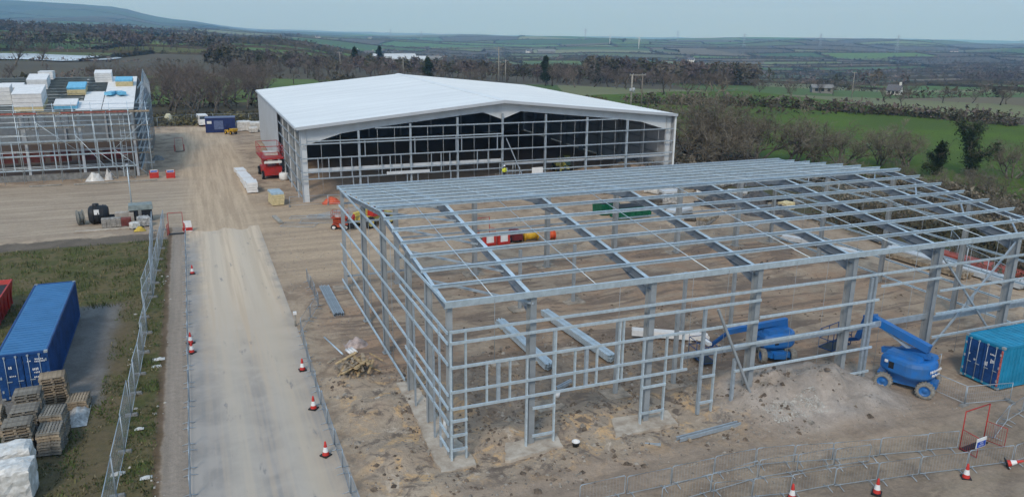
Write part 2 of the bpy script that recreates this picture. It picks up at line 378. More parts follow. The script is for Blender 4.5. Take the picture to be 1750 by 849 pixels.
# grass: left verge and compound
wG = g.warp(.55, .6)
grass = g.rect(-90, -2.95, 5, 79.6, .3, wG)
gc = g.mix(g.ramp(g.noise(.35, 7, .68), .40, .60), (0.089, 0.095, 0.030), (0.151, 0.121, 0.058))
gc = g.mix(g.ramp(g.noise(1.7, 6, .7, off=7.), .5, .68), gc, (0.041, 0.050, 0.020))
gc = g.mix(g.math('MULTIPLY', g.ramp(n3, .5, .7), .5), gc, (0.140, 0.112, 0.062))
gc = g.mix(g.math('MULTIPLY', g.rect(-8, -4.9, 32, 62, .5, g.warp(.9, .5)), .6), gc, (.16, .12, .075))
c = g.mix(grass, c, gc)
c = g.mix(hard, c, g.mix(g.ramp(n2, .4, .6), (.20, .19, .175), (.155, .145, .132)))
c = g.mix(g.math('MULTIPLY', g.rect(-3.15, -2.75, 10, 84, .12, g.warp(.3, .8)), .7), c, (.12, .075, .045))
c = g.mix(foot, c, g.mix(g.ramp(st, .35, .65), (.36, .30, .245), (.28, .235, .19)))
# kerb-high dark soil bank behind the compound
c = g.mix(g.math('MULTIPLY', g.rect(-80, -4.2, 79.4, 82.2, .3, wA), .8), c, (.10, .088, .072))
# far side: scrub and green field
scrub = g.rect(61, None, None, None, 1.5, g.warp(2., .2))
sc2 = g.rect(None, None, 171, None, 2, g.warp(4., .1))
c = g.mix(scrub, c, g.mix(g.ramp(n2, .4, .6), (.075, .078, .038), (.10, .08, .055)))
c = g.mix(sc2, c, (.085, .075, .048))
# field runs beyond a line x + .05 y
X, Y = g.warp(1.5, .25)
fl = g.ramp(g.math('SUBTRACT', g.math('ADD', X, g.math('MULTIPLY', Y, .06)), 88.), 0, 5)
fld = g.mix(g.ramp(g.noise(.05, 5, .6), .4, .6), (0.081, 0.136, 0.015), (0.068, 0.110, 0.017))
fld = g.mix(g.math('MULTIPLY', g.ramp(g.noise(.9, 6, .7), .45, .7), .3), fld, (.075, .085, .03))
c = g.mix(fl, c, fld)
hn = g.math('ADD', g.math('MULTIPLY', n3, .7), g.math('MULTIPLY', n4, .35))
fine = g.math('ADD', .42, g.math('MULTIPLY', hn, 1.0))
hv = g.N.new('ShaderNodeHueSaturation'); g.L.new(c, hv.inputs['Color']); g.L.new(fine, hv.inputs['Value'])
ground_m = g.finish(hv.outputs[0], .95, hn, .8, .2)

def grid_obj(name, xs, ys, fz, m, smooth=True):
    vs = [(x, y, fz(x, y)) for y in ys for x in xs]; nx = len(xs)
    fs = [(j*nx+i, j*nx+i+1, (j+1)*nx+i+1, (j+1)*nx+i) for j in range(len(ys)-1) for i in range(nx-1)]
    me = bpy.data.meshes.new(name); me.from_pydata(vs, [], fs); me.materials.append(m)
    me.polygons.foreach_set('use_smooth', [smooth]*len(fs)); me.update()
    o = bpy.data.objects.new(name, me); COL.objects.link(o); return o
def lin(a, b, st):
    n = max(1, int(round((b-a)/st))); return [a+(b-a)*i/n for i in range(n)]
gx = lin(-110, -16, 4)+lin(-16, 6, .6)+lin(6, 38, .32)+lin(38, 62, .8)+lin(62, 176, 3.5)+[176]
gy = lin(4, 20, 2)+lin(20, 46, .32)+lin(46, 66, .6)+lin(66, 120, 1.2)+lin(120, 225, 3)+[225]
def edge_z(x, y):
    e = min((x+110)/10, (176-x)/10, (225-y)/10, (y-4)/5)
    z = site_z(x, y)
    return z if e >= 1 else z-(1-max(0, e))*1.0
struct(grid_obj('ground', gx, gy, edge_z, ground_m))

# asphalt haul road
a = NG('dusty asphalt')
an = a.noise(25, 4, .7); af = a.noise(1., 7, .6, stretch=(2.2, .05, 1)); ag = a.noise(.5, 6, .6, dist=.4)
ac = a.mix(a.ramp(ag, .35, .65), (0.360, 0.328, 0.294), (0.270, 0.252, 0.231))
trackm = a.math('ADD', a.rect(.2, 1.5, None, None, .5), a.rect(2.6, 3.9, None, None, .5))
dust = a.math('ADD', a.math('MULTIPLY', a.ramp(af, .42, .66), .6), a.ramp(a.sx.outputs[1], 36, 68), True)
dust = a.math('MULTIPLY', dust, a.math('MAXIMUM', a.rect(-.5, 5.3, None, None, .8, a.warp(.9, .5)), a.ramp(a.sx.outputs[1], 72, 82)))
ac = a.mix(a.math('MULTIPLY', dust, .95), ac, a.mix(a.ramp(af, .4, .6), (0.600, 0.485, 0.354), (0.490, 0.389, 0.284)))
ac = a.mix(a.math('MULTIPLY', trackm, .55), ac, (0.475, 0.419, 0.344))
ac = a.mix(a.math('MULTIPLY', a.rect(3.3, 4.4, 28, 90, .3, a.warp(.4, .3)), .35), ac, (.48, .40, .30))
ac = a.mix(a.ramp(a.noise(1.3, 6, .7, stretch=(1, .25, 1), off=4.), .6, .72), ac, (.21, .205, .20))
asph = a.finish(ac, .9, an, .25, .02)
rxs = lin(-1.55, 5.35, .4)+[5.35]; rys = lin(6, 84.5, .8)+[84.5]
def road_z(x, y):
    if y > 76: return .057-(y-76)*.010+.02*noi(x, y, 1.5, 3)
    e = sm((x+1.55)/.3)*sm((5.35-x)/.3)*sm((84.5-y)/3)
    return .012+.045*e
struct(grid_obj('asphalt_road', rxs, rys, road_z, asph))

# concrete column bases and strip, cast in the ground
def slab(name, pts, z, m, seed=0, h=.25):
    r = random.Random(seed); n = len(pts); out = []
    for i in range(n):
        p, q = Vector(pts[i]), Vector(pts[(i+1) % n]); k = max(2, int((q-p).length/.35))
        for j in range(k):
            t = p.lerp(q, j/k); out.append((t.x+r.uniform(-.06, .06), t.y+r.uniform(-.06, .06)))
    mb = MB(); n = len(out)
    mb.add([(x, y, z-h) for x, y in out]+[(x, y, z) for x, y in out], [(i, (i+1) % n, n+(i+1) % n, n+i) for i in range(n)]+[tuple(range(n, 2*n))])
    return struct(mb.build(name, m))
padm = mat('dusty concrete pad', (.34, .285, .225), .95, 0, .25, 1.6, .3)
slab('concrete_strip', [(9.2, 31.0), (10.9, 31.1), (10.9, 32.5), (10.5, 37.2), (10.5, 40.8), (9.5, 41), (9.45, 37), (9.2, 33)], .2, conc, 1)
slab('concrete_pad', [(12.2, 30.9), (15.4, 31.2), (15.6, 32.4), (12.9, 32.6)], .2, conc, 2)
slab('concrete_pad', [(18.2, 31.0), (21.9, 31.2), (22.2, 32.6), (19, 32.9)], .2, conc, 3)
slab('concrete_pad', [(25.1, 31.3), (27.8, 31.4), (27.9, 32.5), (25.2, 32.5)], .24, conc, 4)
for i, x in enumerate([33.47, 39.95, 46.44]): slab('concrete_pad', [(x-.9, 31.4), (x+.9, 31.4), (x+.9, 32.6), (x-.9, 32.6)], .08, conc, 5+i)
for i, (x, y) in enumerate([(16.33, 41.61), (20.87, 41.84), (16.5, 35.55), (20.65, 35.51), (24.42, 35.46), (29.1, 41.6), (25.2, 50.2), (33, 41.6), (20.9, 50.1)]):
    slab('concrete_pad', [(x-.75, y-.65), (x+.8, y-.6), (x+.75, y+.65), (x-.8, y+.6)], .13, padm, 20+i)
for i, x in enumerate([9.96, 14.02, 20.5, 26.99, 33.47, 39.95, 46.44, 50.5]): slab('concrete_pad', [(x-.9, 58.6), (x+.9, 58.6), (x+.9, 60), (x-.9, 60)], .06, padm, 40+i)

# ------------------------------------------------------------------ countryside sheet: a patchwork of fields
def st2xy(s, t): return (s*SY+t*CY, s*CY-t*SY)
srows = [60, 130, 190]; v = 190
while v < 11500: v += max(95, v*.085); srows.append(v)
fr = random.Random(11)
NT = 96; grid = []
for i, s in enumerate(srows):
    row = []
    half = s*.95+220; n = NT
    for j in range(n+1):
        t = -half+2*half*j/n
        step = 2*half/n
        # group columns into field widths; jitter scaled to the row gap
        row.append((s, t))
    grid.append(row)
FGREEN = [(0.094, 0.15, 0.036), (0.106, 0.156, 0.042), (0.075, 0.117, 0.036), (0.144, 0.176, 0.066), (0.106, 0.13, 0.054), (0.081, 0.143, 0.038), (0.175, 0.182, 0.09), (0.138, 0.117, 0.074), (0.069, 0.111, 0.041), (0.125, 0.13, 0.066)]
fv = []; ff = []; fcol = []; FIELDS = []; EDGES = []
for i in range(len(srows)-1):
    s0, s1 = srows[i], srows[i+1]; half = s1*.95+240; gap = s1-s0
    fwid = max(110, gap*1.25)
    off = fr.uniform(0, fwid); t = -half-off; cuts = []
    while t < half+fwid: cuts.append(t); t += fwid*fr.uniform(.55, 1.55)
    for c0, c1 in zip(cuts[:-1], cuts[1:]): FIELDS.append((i, s0, s1, c0, c1))
def wob(s, t):
    k = min(1, max(0, (s-195)/150))
    return (s+k*(22*noise.noise(Vector((t/170, s/170, 1.)))+s*.02*noise.noise(Vector((t/500, s/500, 4.)))), t+k*(20*noise.noise(Vector((t/150, s/150, 7.)))+s*.03*noise.noise(Vector((t/400, s/400, 2.)))))
WOODED = lambda s, t: noise.noise(Vector((t/260, s/330, 5.5)))+.3*noise.noise(Vector((t/75, s/95, 2.5)))
for (i, s0, s1, c0, c1) in FIELDS:
    nu = max(3, int((c1-c0)/28) if s1 < 2500 else 5); nv = max(3, int((s1-s0)/28) if s1 < 2500 else 4)
    base = len(fv)
    for b in range(nv+1):
        for a_ in range(nu+1):
            s, t = wob(s0+(s1-s0)*b/nv, c0+(c1-c0)*a_/nu); x, y = st2xy(s, t); fv.append((x, y, far_z(x, y)))
    sc_, tc_ = (s0+s1)/2, (c0+c1)/2; wd = WOODED(sc_, tc_)
    col = (.10, .088, .06) if (wd > .22 or s1 < 200) else fr.choice(FGREEN)

    if tc_ < -.22*sc_ and s0 > 3000: col = fr.choice([(.07, .085, .04), (.06, .07, .04), (.085, .075, .045)])
    if 440 < s0 < 520 and -330 < tc_ < -60: col = (.11, .115, .04)
    k = 1+fr.uniform(-.12, .12)
    for b in range(nv):
        for a_ in range(nu):
            q = base+b*(nu+1)+a_; ff.append((q, q+1, q+nu+2, q+nu+1)); fcol.append(tuple(x_*k for x_ in col))
    if s1 < 4300:
        EDGES.append(((s0, c0), (s1, c0), sc_)); EDGES.append(((s1, c0), (s1, c1), sc_))
me = bpy.data.meshes.new('countryside'); me.from_pydata(fv, [], ff)
ca = me.color_attributes.new('field', 'FLOAT_COLOR', 'CORNER')
buf = []
for cc in fcol: buf += [*cc, 1]*4
ca.data.foreach_set('color', buf)
cm = NG('field grass and plough')
at = cm.N.new('ShaderNodeAttribute'); at.attribute_name = 'field'
cn = cm.noise(.03, 6, .65); cn2 = cm.noise(.006, 6, .6)
h = cm.N.new('ShaderNodeHueSaturation'); cm.L.new(at.outputs['Color'], h.inputs['Color'])
cm.L.new(cm.math('ADD', .62, cm.math('MULTIPLY', cm.math('ADD', cn, cn2), .38)), h.inputs['Value'])
me.materials.append(cm.finish(h.outputs[0], .95, cn, .2, 1.)); me.polygons.foreach_set('use_smooth', [True]*len(ff)); me.update()
co = bpy.data.objects.new('terrain', me); COL.objects.link(co); struct(co)
# one wide sheet below so the ground reaches the horizon in every direction
und = MB(); ring = []
for k in range(48):
    for d in (0, 150, 600, 2500, 12000): pass
us = []; nr = [8, 300, 1200, 4000, 14000]
for d in nr:
    for k in range(48):
        x, y = d*cos(2*pi*k/48), d*sin(2*pi*k/48)
        z = -1.6-(d/14000)*210-8*sm(d/1000)-60*sm(d/3500)
        us.append((x, y, z))
und.add(us+[(0, 0, -1.6)], [(i*48+k, i*48+(k+1) % 48, (i+1)*48+(k+1) % 48, (i+1)*48+k) for i in range(len(nr)-1) for k in range(48)]+[(len(us), (k+1) % 48, k) for k in range(48)], True)
struct(und.build('outlying_ground', mat('outlying grass', (.07, .09, .035), .95, 0, .3, .01)))

# lake
lk = [(-130, 545), (-96, 532), (-77, 522), (-57, 498), (-36, 481), (-30, 462), (-34, 444), (-54, 432), (-72, 452), (-86, 455), (-140, 450)]
mb = MB(); mb.add([(x, y, .75) for x, y in lk], [tuple(range(len(lk)))[::-1]]); struct(mb.build('lake', water_m))

# ------------------------------------------------------------------ hedges and far woods (stuff)
def rand_tri(r, c, sz, flat=1.):
    a = [c[k]+r.gauss(0, sz)*(flat if k == 2 else 1) for k in range(3)]
    b = [c[k]+r.gauss(0, sz)*(flat if k == 2 else 1) for k in range(3)]
    d = [c[k]+r.gauss(0, sz)*(flat if k == 2 else 1) for k in range(3)]
    return a, b, d
class TB:
    def __init__(s): s.v = []; s.mi = []
    def tri(s, a, b, c, mi=0): s.v += [*a, *b, *c]; s.mi.append(mi)
    def build(s, name, mats, kind='stuff', parent=None):
        n = len(s.mi); me = bpy.data.meshes.new(name); me.vertices.add(3*n); me.vertices.foreach_set('co', s.v)
        me.loops.add(3*n); me.loops.foreach_set('vertex_index', list(range(3*n))); me.polygons.add(n)
        me.polygons.foreach_set('loop_start', list(range(0, 3*n, 3)))
        for m in mats: me.materials.append(m)
        me.polygons.foreach_set('material_index', s.mi); me.update(calc_edges=True); me.validate()
        o = bpy.data.objects.new(name, me); COL.objects.link(o)
        if kind: o['kind'] = kind
        if parent: o.parent = parent
        return o
hr = random.Random(5); hb = TB()
def hedge_run(p, q, hgt, wid, step=1.6, mi=0, gap=.0, n=7, tf=.15):
    n = int(n*1.9)
    p, q = Vector(p), Vector(q); L = (q-p).length; k = int(L/step)
    for i in range(k):
        t = (i+hr.random())/max(1, k); x, y = p.x+(q.x-p.x)*t+hr.gauss(0, wid*.25), p.y+(q.y-p.y)*t+hr.gauss(0, wid*.25)
        if hr.random() < gap: continue
        z = far_z(x, y) if math.hypot(x, y) > 205 else 0
        hh = hgt*hr.uniform(.6, 1.25)
        for _ in range(n):
            c = (x+hr.gauss(0, wid*.3), y+hr.gauss(0, wid*.3), z+hh*hr.uniform(.05, .9))
            hb.tri(*rand_tri(hr, c, hh*tf), mi)
def _nop(): pass
def in_view(x, y):
    d = math.hypot(x, y); az = math.degrees(math.atan2(x, y)); return -13-12*(d < 400) < az < 58
for e0, e1, sc_ in EDGES:
    if e0[0] < 185: continue
    L = math.hypot(e1[0]-e0[0], e1[1]-e0[1]); k = max(1, int(L/30)); prev = None
    if hr.random() < .22: continue
    g_ = hr.choice([0, 0, .1, .3]); hh = hr.uniform(1.8, 3.0) if sc_ < 700 else hr.uniform(2.6, 4.8)
    for j in range(k+1):
        s, t = wob(e0[0]+(e1[0]-e0[0])*j/k, e0[1]+(e1[1]-e0[1])*j/k); cur = st2xy(s, t)
        if prev and in_view(*cur): hedge_run(prev, cur, hh, 3.2, 2.2 if sc_ < 900 else 3.6 if sc_ < 2000 else 7, hr.choice([0, 0, 1]), g_, 7 if sc_ < 900 else 4, .2 if sc_ < 900 else .32)
        if prev and in_view(*cur) and sc_ > 420:
            z0, z1 = far_z(*prev), far_z(*cur); hk = hh*hr.uniform(.55, .8); o_ = 1.1
            for sg in (-o_, o_):
                A_, B_ = (prev[0]+sg, prev[1]+sg, z0-.5), (cur[0]+sg, cur[1]+sg, z1-.5); C_, D_ = (cur[0]+sg*.3, cur[1]+sg*.3, z1+hk), (prev[0]+sg*.3, prev[1]+sg*.3, z0+hk*hr.uniform(.7, 1.1)); hb.tri(A_, B_, C_, 0); hb.tri(A_, C_, D_, 0)
        prev = cur
tag(hb.build('hedgerows', [hedge_m, twig_c]), 'dark winter hedgerows dividing the green fields out to the hills', 'hedgerow')
print('hedge tris', len(hb.mi))
# hedge at the far side of the near green field
hb2 = TB(); hb = hb2
fh = [(163, 118), (157, 138), (147, 155), (138, 168), (128, 174), (117, 179), (108, 186)]
for p, q in zip(fh[:-1], fh[1:]): hedge_run(p, q, 2.6, 3.0, .3, 0, 0, 9, .11); hedge_run(p, q, 3.4, 2.0, .9, 1, .2, 9, .1)
o = hb2.build('hedge', [hedge_m, twig_c], None); tag(o, 'long clipped brown hedge along the far edge of the bright green field', 'hedge')
# scrub bank right of the frame
hb3 = TB(); hb = hb3
for p, q in zip([(63, 64), (68, 56), (66, 48), (63, 42)], [(68, 56), (70, 48), (66, 42), (66, 36)]): hedge_run(p, q, 1.5, 4.5, .07, 0, 0, 9, .1)
for p, q in zip([(62, 100), (66, 92), (74, 86), (82, 80), (86, 70), (86, 60)], [(66, 92), (74, 86), (82, 80), (86, 70), (86, 60), (84, 48)]):
    hedge_run(p, q, 1.3, 5.0, .06, 0, 0, 9, .1); hedge_run(p, q, 1.7, 6.0, .12, 1, 0, 9, .1)
for p, q in zip([(72, 74), (78, 64)], [(78, 64), (78, 46)]): hedge_run(p, q, 1.3, 8.0, .05, 1, 0, 9, .1)
o = hb3.build('scrub', [hedge_m, twig_b]); tag(o, 'tangled brown bramble scrub on the bank beside the new steel frame', 'scrub')
hb4 = TB(); hb = hb4
for k in range(4): hedge_run((-60, 172+k*2.2), (13, 169+k*2.2), 1.7, 2.6, .14, k % 2, 0, 9, .12)
for k in range(3): hedge_run((13, 170+k*2.2), (100, 186+k*2.2), 1.9, 3., .2, k % 2, 0, 9, .12)
o = hb4.build('undergrowth', [mat('olive bramble', (.14, .13, .065), .95, 0, .3, .3), hedge_m]); tag(o, 'low olive bramble undergrowth behind the back fence of the site', 'undergrowth')

# far woods
wb = TB(); wr = random.Random(3); nt_ = 0
def far_tree(x, y, hgt, mi, n):
    z = far_z(x, y); r = hgt*wr.uniform(.3, .42)
    wb.tri((x-.2, y, z), (x+.2, y, z), (x, y, z+hgt*.6), 2)
    for _ in range(n):
        th = wr.uniform(0, 2*pi); ph = math.acos(wr.uniform(-.5, 1)); rr = r*wr.uniform(.35, 1)
        c = (x+rr*sin(ph)*cos(th), y+rr*sin(ph)*sin(th), z+hgt*.58+hgt*.42*wr.uniform(.5, 1)*cos(ph))
        wb.tri(*rand_tri(wr, c, hgt*.058), mi)
# ------------------------------------------------------------------ trees
def ribbon(tb, p, q, w, r, mi=0):
    d = (q-p).normalized(); s = d.cross(Vector((r.gauss(0, 1), r.gauss(0, 1), r.gauss(0, 1)))).normalized()*w
    tb.tri(p-s, p+s, q, mi)
def bare_tree(seed, H=10., trunk=.28, stems=1, limbs=7, spread=.75, twl=1.0, dens=1.0, gnarl=.18):
    r = random.Random(seed); tk = MB(); tw = TB()
    def bend(p, d, L, k, up):
        pts = [p.copy()]; dd = d.copy()
        for i in range(k):
            dd = (dd+Vector((r.gauss(0, gnarl), r.gauss(0, gnarl), r.gauss(0, gnarl)+up))).normalized(); pts.append(pts[-1]+dd*L/k)
        return pts, dd
    def side(d, sp):
        a = d.orthogonal().normalized(); b = d.cross(a); t = r.uniform(0, 2*pi)
        return (d*cos(sp)+(a*cos(t)+b*sin(t))*sin(sp)).normalized()
    for s_ in range(stems):
        sp = 0 if stems == 1 else r.uniform(.15, .6)
        d0 = side(Vector((0, 0, 1)), sp); base = Vector((r.gauss(0, .35), r.gauss(0, .35), -.3)) if stems > 1 else Vector((0, 0, -.3))
        pts, de = bend(base, d0, H*.62, 5, .05)
        r0_ = trunk*(1 if stems == 1 else .55)
        tk.tube(pts, [r0_*(1-.16*i) for i in range(6)], 7)
        for l in range(limbs):
            f = r.uniform(.25, 1); i = min(4, int(f*5)); p = pts[i].lerp(pts[i+1], f*5-i); rr = r0_*(1-.7*f)*.5+.03
            d1 = side(de if f > .8 else d0, r.uniform(.45, 1.1)*spread/.75); d1.z = abs(d1.z)*.8+.1; d1.normalize()
            p1, e1 = bend(p, d1, H*r.uniform(.28, .46)*(1.15-.35*f), 4, .08)
            tk.tube(p1, [rr, rr*.8, rr*.6, rr*.42, rr*.25], 4)
            for b in range(int(7*dens)):
                f2 = r.uniform(.2, 1); j = min(3, int(f2*4)); q = p1[j].lerp(p1[j+1], f2*4-j); d2 = side(e1, r.uniform(.35, 1.1)); d2.z += .15; d2.normalize()
                p2, e2 = bend(q, d2, H*r.uniform(.11, .2), 2, .06)
                ribbon(tw, p2[0], p2[1], .035, r); ribbon(tw, p2[1]-(p2[1]-p2[0])*.15, p2[2], .03, r)
                for c_ in range(int(7*dens)):
                    f3 = r.uniform(.15, 1)*2; j = min(1, int(f3)); q3 = p2[j].lerp(p2[j+1], f3-j); d3 = side(e2, r.uniform(.3, 1.2))
                    L3 = twl*r.uniform(.5, 1.2); e3 = q3+d3*L3; ribbon(tw, q3, e3, .022, r)
                    for _ in range(2): q4 = q3.lerp(e3, r.uniform(.2, .9)); ribbon(tw, q4, q4+side(d3, r.uniform(.4, 1.))*L3*.6, .016, r)
    return tk, tw
def tree_obj(name, seed, bm_, tm_, label, cat, group=None, **k):
    tk, tw = bare_tree(seed, **k); t = thing(name, label, cat, (0, 0, 0), 0, group)
    tk.build('trunk', bm_, t); tw.build('crown', [tm_], None, t); return t
protos = {}
def use(key, x, y, sc, rz, label=None, group=None, z=None, cat='tree'):
    p, used = protos[key]
    zz = z if z is not None else (far_z(x, y) if math.hypot(x, y) > 205 else site_z(x, y)-.05)
    if not used: protos[key] = (p, True); p.location = (x, y, zz); p.rotation_euler = (0, 0, rz); p.scale = (sc if hasattr(sc, '__len__') else (sc,)*3); o = p
    else: o = copy_tree(p, None, (x, y, zz), rz, None, sc)
    o['label'] = label; o['category'] = cat
    if group: o['group'] = group
    elif 'group' in o: del o['group']
    return o
for i in range(3): protos['a%d' % i] = (tree_obj('bare_tree', 100+i, bark, twig_a, 'x', 'tree', H=10, limbs=9, dens=1.0), False)
for i in range(2): protos['c%d' % i] = (tree_obj('bare_tree', 120+i, barkd, twig_c, 'x', 'tree', H=10, limbs=10, dens=1.05, spread=.6), False)
for i in range(2): protos['b%d' % i] = (tree_obj('bare_shrub', 140+i, bark, twig_b, 'x', 'shrub', H=7, stems=6, limbs=5, dens=.95, trunk=.2, twl=.9), False)
# ivy-clad and evergreen
def leafy(seed, H, blobs, m, name='pine_tree', n=2600, leaf=.16, bk=None):
    r = random.Random(seed); t = thing(name, 'x', 'tree'); tk = MB(); lf = TB()
    tk.tube([(0, 0, -.3), (0.05*H, 0, H*.45), (0, 0.03*H, H*.9)], [.035*H, .025*H, .008*H], 6)
    for (x, y, z, a, b) in blobs:
        tk.tube([(0.03*H, 0, max(.2, z-b*1.2)*.8), (x*.6, y*.6, z-b*.4), (x, y, z+b*.5)], [.016*H, .011*H, .004*H], 4)
        for _ in range(int(n/len(blobs))):
            th = r.uniform(0, 2*pi); cz = r.uniform(-1, 1); rr = (r.random()**.45); q = math.sqrt(1-cz*cz)
            rr *= 1+.35*noise.noise(Vector((cos(th)*q*2+x, sin(th)*q*2+y, cz*2+z)))
            c = (x+a*rr*q*cos(th), y+a*rr*q*sin(th), z+b*rr*cz); lf.tri(*rand_tri(r, c, leaf))
    tk.build('trunk', bk or bark, t); lf.build('crown', [m], None, t); return t
iv = [(0, 0, 2.0, .8, 1.6), (.3, 0, 4.0, .9, 1.3), (-.5, .2, 5.2, .9, .9), (.9, 0, 5.0, .8, .8), (1.8, .3, 3.9, .9, .6), (2.6, .2, 3.3, .7, .4), (-.9, 0, 3.4, .6, .6), (.2, 0, 6.2, .6, .8)]
iv2 = [(0, 0, 1.2, .5, 1.0), (-.3, 0, 2.6, .5, .9), (-.8, 0, 4.0, .45, .8), (-1.2, 0, 5.0, .35, .5), (.3, 0, 3.2, .4, .4)]
ev = [(0, 0, 3, 2.0, 1.8), (.5, .3, 5, 1.8, 1.6), (-.4, 0, 6.8, 1.4, 1.4), (0, 0, 8.4, .8, 1.2)]
protos['ev'] = (leafy(3, 9, ev, mat('dark evergreen needles', (.028, .045, .02), .8, 0, .35, .6), 'evergreen_tree', 3600, .2), False)
def ivy_tree(seed, H, label, loc, lean, **k):
    tk, tw = bare_tree(seed, H=H, **k); t = thing('ivy_clad_tree', label, 'tree', loc, .4); tk.build('trunk', barkd, t); tw.build('crown', [twig_b], None, t)
    r = random.Random(seed); lf = TB(); n = len(tk.v)
    for _ in range(7000):
        v_ = Vector(tk.v[int(r.random()**1.35*n)]); 
        if v_.z > H*.8 or math.hypot(v_.x, v_.y) > H*.30: continue
        s_ = .42*(1-v_.z/H*.55)*(.6+.8*abs(noise.noise(v_*.9))*2)*H/9; c = (v_.x+r.gauss(0, s_), v_.y+r.gauss(0, s_), v_.z+r.gauss(0, s_*.9)); lf.tri(*rand_tri(r, c, .11), 0)
    lf.build('ivy', [ivy_m], None, t); return t
ivy_tree(31, 11.5, 'large spreading ivy-clad tree at the edge of the green field', (101.5, 78.6, 0), 0, limbs=9, trunk=.32, gnarl=.26, spread=1.0, dens=.75)
ivy_tree(37, 7.0, 'smaller leaning ivy-clad tree left of the large ivy tree', (97.0, 80.6, 0), 0, limbs=5, trunk=.22, gnarl=.3, spread=.9, dens=.6)
# shrub mass right of the white-roofed building
tl = [(70.5, 100, 1.25, 'olive grey multi-stemmed shrub touching the right wall of the white-roofed building'), (75.5, 103, 1.5, 'tallest olive grey shrub right of the white-roofed building'), (80, 99, 1.3, 'rounded bare shrub in the middle of the clump before the green field'), (84.5, 96, 1.05, 'lower bare shrub at the right end of the clump before the field'),
      (73, 96, .95, 'short bare shrub at the foot of the big clump behind the steel frame'), (88, 94, .7, 'small bare shrub between the clump and the isolated thicket'),
      (91, 92.5, .85, 'isolated bare thicket in front of the green field, left half'), (95.5, 89.5, .85, 'isolated bare thicket in front of the green field, right half')]
for i, (x, y, s, l) in enumerate(tl): use('b%d' % (i % 2), x, y, (s*1.4, s*1.4, s*1.22), i*1.3, l, 'bare shrubs between the site and the green field', cat='shrub')
for i, (x, y, s, l) in enumerate([(68, 104, 1.2, 'rear bare shrub, partly behind the corner of the white-roofed building'), (78, 106, 1.3, 'rear bare shrub behind the tallest one'), (82, 103, 1.15, 'rear bare shrub behind the rounded one'), (98.5, 87, .8, 'small bare shrub between the thicket and the ivy-clad trees'), (106, 76, .85, 'bare shrub just right of the large ivy-clad tree')]): use('b%d' % (i % 2), x, y, (s*1.35, s*1.35, s*1.15), i*1.9+.5, l, 'bare shrubs between the site and the green field', cat='shrub')
for i, (x, y, s) in enumerate([(87, 71, .55), (90, 66, .6), (92, 60, .6), (86, 76, .5), (80, 66, .55), (79, 58, .5), (83, 84, .55), (94, 72, .5), (97, 64, .6), (104, 70, .5)]):
    use('b%d' % (i % 2), x, y, (s*1.2, s*1.2, s), i*2.1, 'low bare bush in the bramble bank right of the steel frame', 'low bushes on the right bank', cat='shrub')
tr = random.Random(42); NTREE = [20]
def grove(n, az0, az1, d0, d1, h0, h1, keys, label, group, dmin=3.0):
    pts = []
    tries = 0
    while len(pts) < n and tries < n*30:
        tries += 1
        a_ = R(tr.uniform(az0, az1)); d = math.sqrt(tr.uniform(d0*d0, d1*d1)); x, y = d*sin(a_), d*cos(a_)
        if any((x-p)**2+(y-q)**2 < dmin*dmin for p, q in pts): continue
        if y < 168 and x < 62: continue
        pts.append((x, y)); h = tr.uniform(h0, h1)/10.; NTREE[0] += 1
        use(tr.choice(keys), x, y, (h*tr.uniform(.95, 1.25), h*tr.uniform(.95, 1.25), h), tr.uniform(0, 6), label, group)
grove(62, -5, 5.0, 184, 262, 9.0, 11.5, ['a0', 'a1', 'c0', 'a2'], 'bare brown tree in the wood behind the insulation-stacked building', 'trees of the wood behind the left building', 3.4)
grove(14, -14, -5, 250, 330, 3.5, 5.5, ['a0', 'c0', 'c1'], 'bare tree between the far-left building and the lake', 'trees before the lake')
grove(34, 6, 20, 225, 360, 6, 8.5, ['a1', 'c1', 'a2', 'c0'], 'bare brown tree beyond the white roof', 'trees beyond the white roof', 4)
grove(46, 24, 37, 232, 400, 7, 9.5, ['c0', 'c1', 'a0', 'a1'], 'bare purple-brown tree behind the wooden power poles', 'trees behind the power poles', 4)
grove(34, 34, 57, 240, 420, 4.2, 6.5, ['c0', 'a2', 'a1'], 'bare tree in the hedge line beyond the bright green field', 'trees beyond the bright green field', 4)
for az, d, h in [(-9.6, 395, 1.4), (-8.2, 390, 1.25), (-10.6, 400, 1.1)]:
    use('a0', d*sin(R(az)), d*cos(R(az)), h, az, {1.4: 'largest spreading bare tree in front of the lake, middle of three', 1.25: 'bare tree before the lake, right one of three', 1.1: 'bare tree before the lake, left and smallest of three'}[h], 'large trees before the lake'); NTREE[0] += 1
for az, d, h in [(10.9, 420, 1.1), (24.2, 270, 1.0), (34.5, 520, 1.3), (35.3, 525, 1.2), (37, 530, 1.1), (12.6, 600, 1.5), (4.6, 300, .8), (27.8, 300, .8), (15.9, 260, .9)]:
    use('ev', d*sin(R(az)), d*cos(R(az)), h, az, 'dark evergreen standing among the bare winter trees of the valley', 'dark evergreens in the valley'); NTREE[0] += 1
x, y = 250*sin(R(20.2)), 250*cos(R(20.2))
# pale round tree just beyond the ridge
t = leafy(9, 7, [(0, 0, 3.2, 3.0, 2.6), (.6, 0, 4.8, 2.2, 1.6)], mat('pale blossom twigs', (.42, .38, .31), .9, 0, .2, 1), 'blossom_tree', 5000, .16)
t.location = (205*sin(R(20.3)), 205*cos(R(20.3)), -1.); tag(t, 'pale round tree just beyond the ridge of the white roof', 'tree')
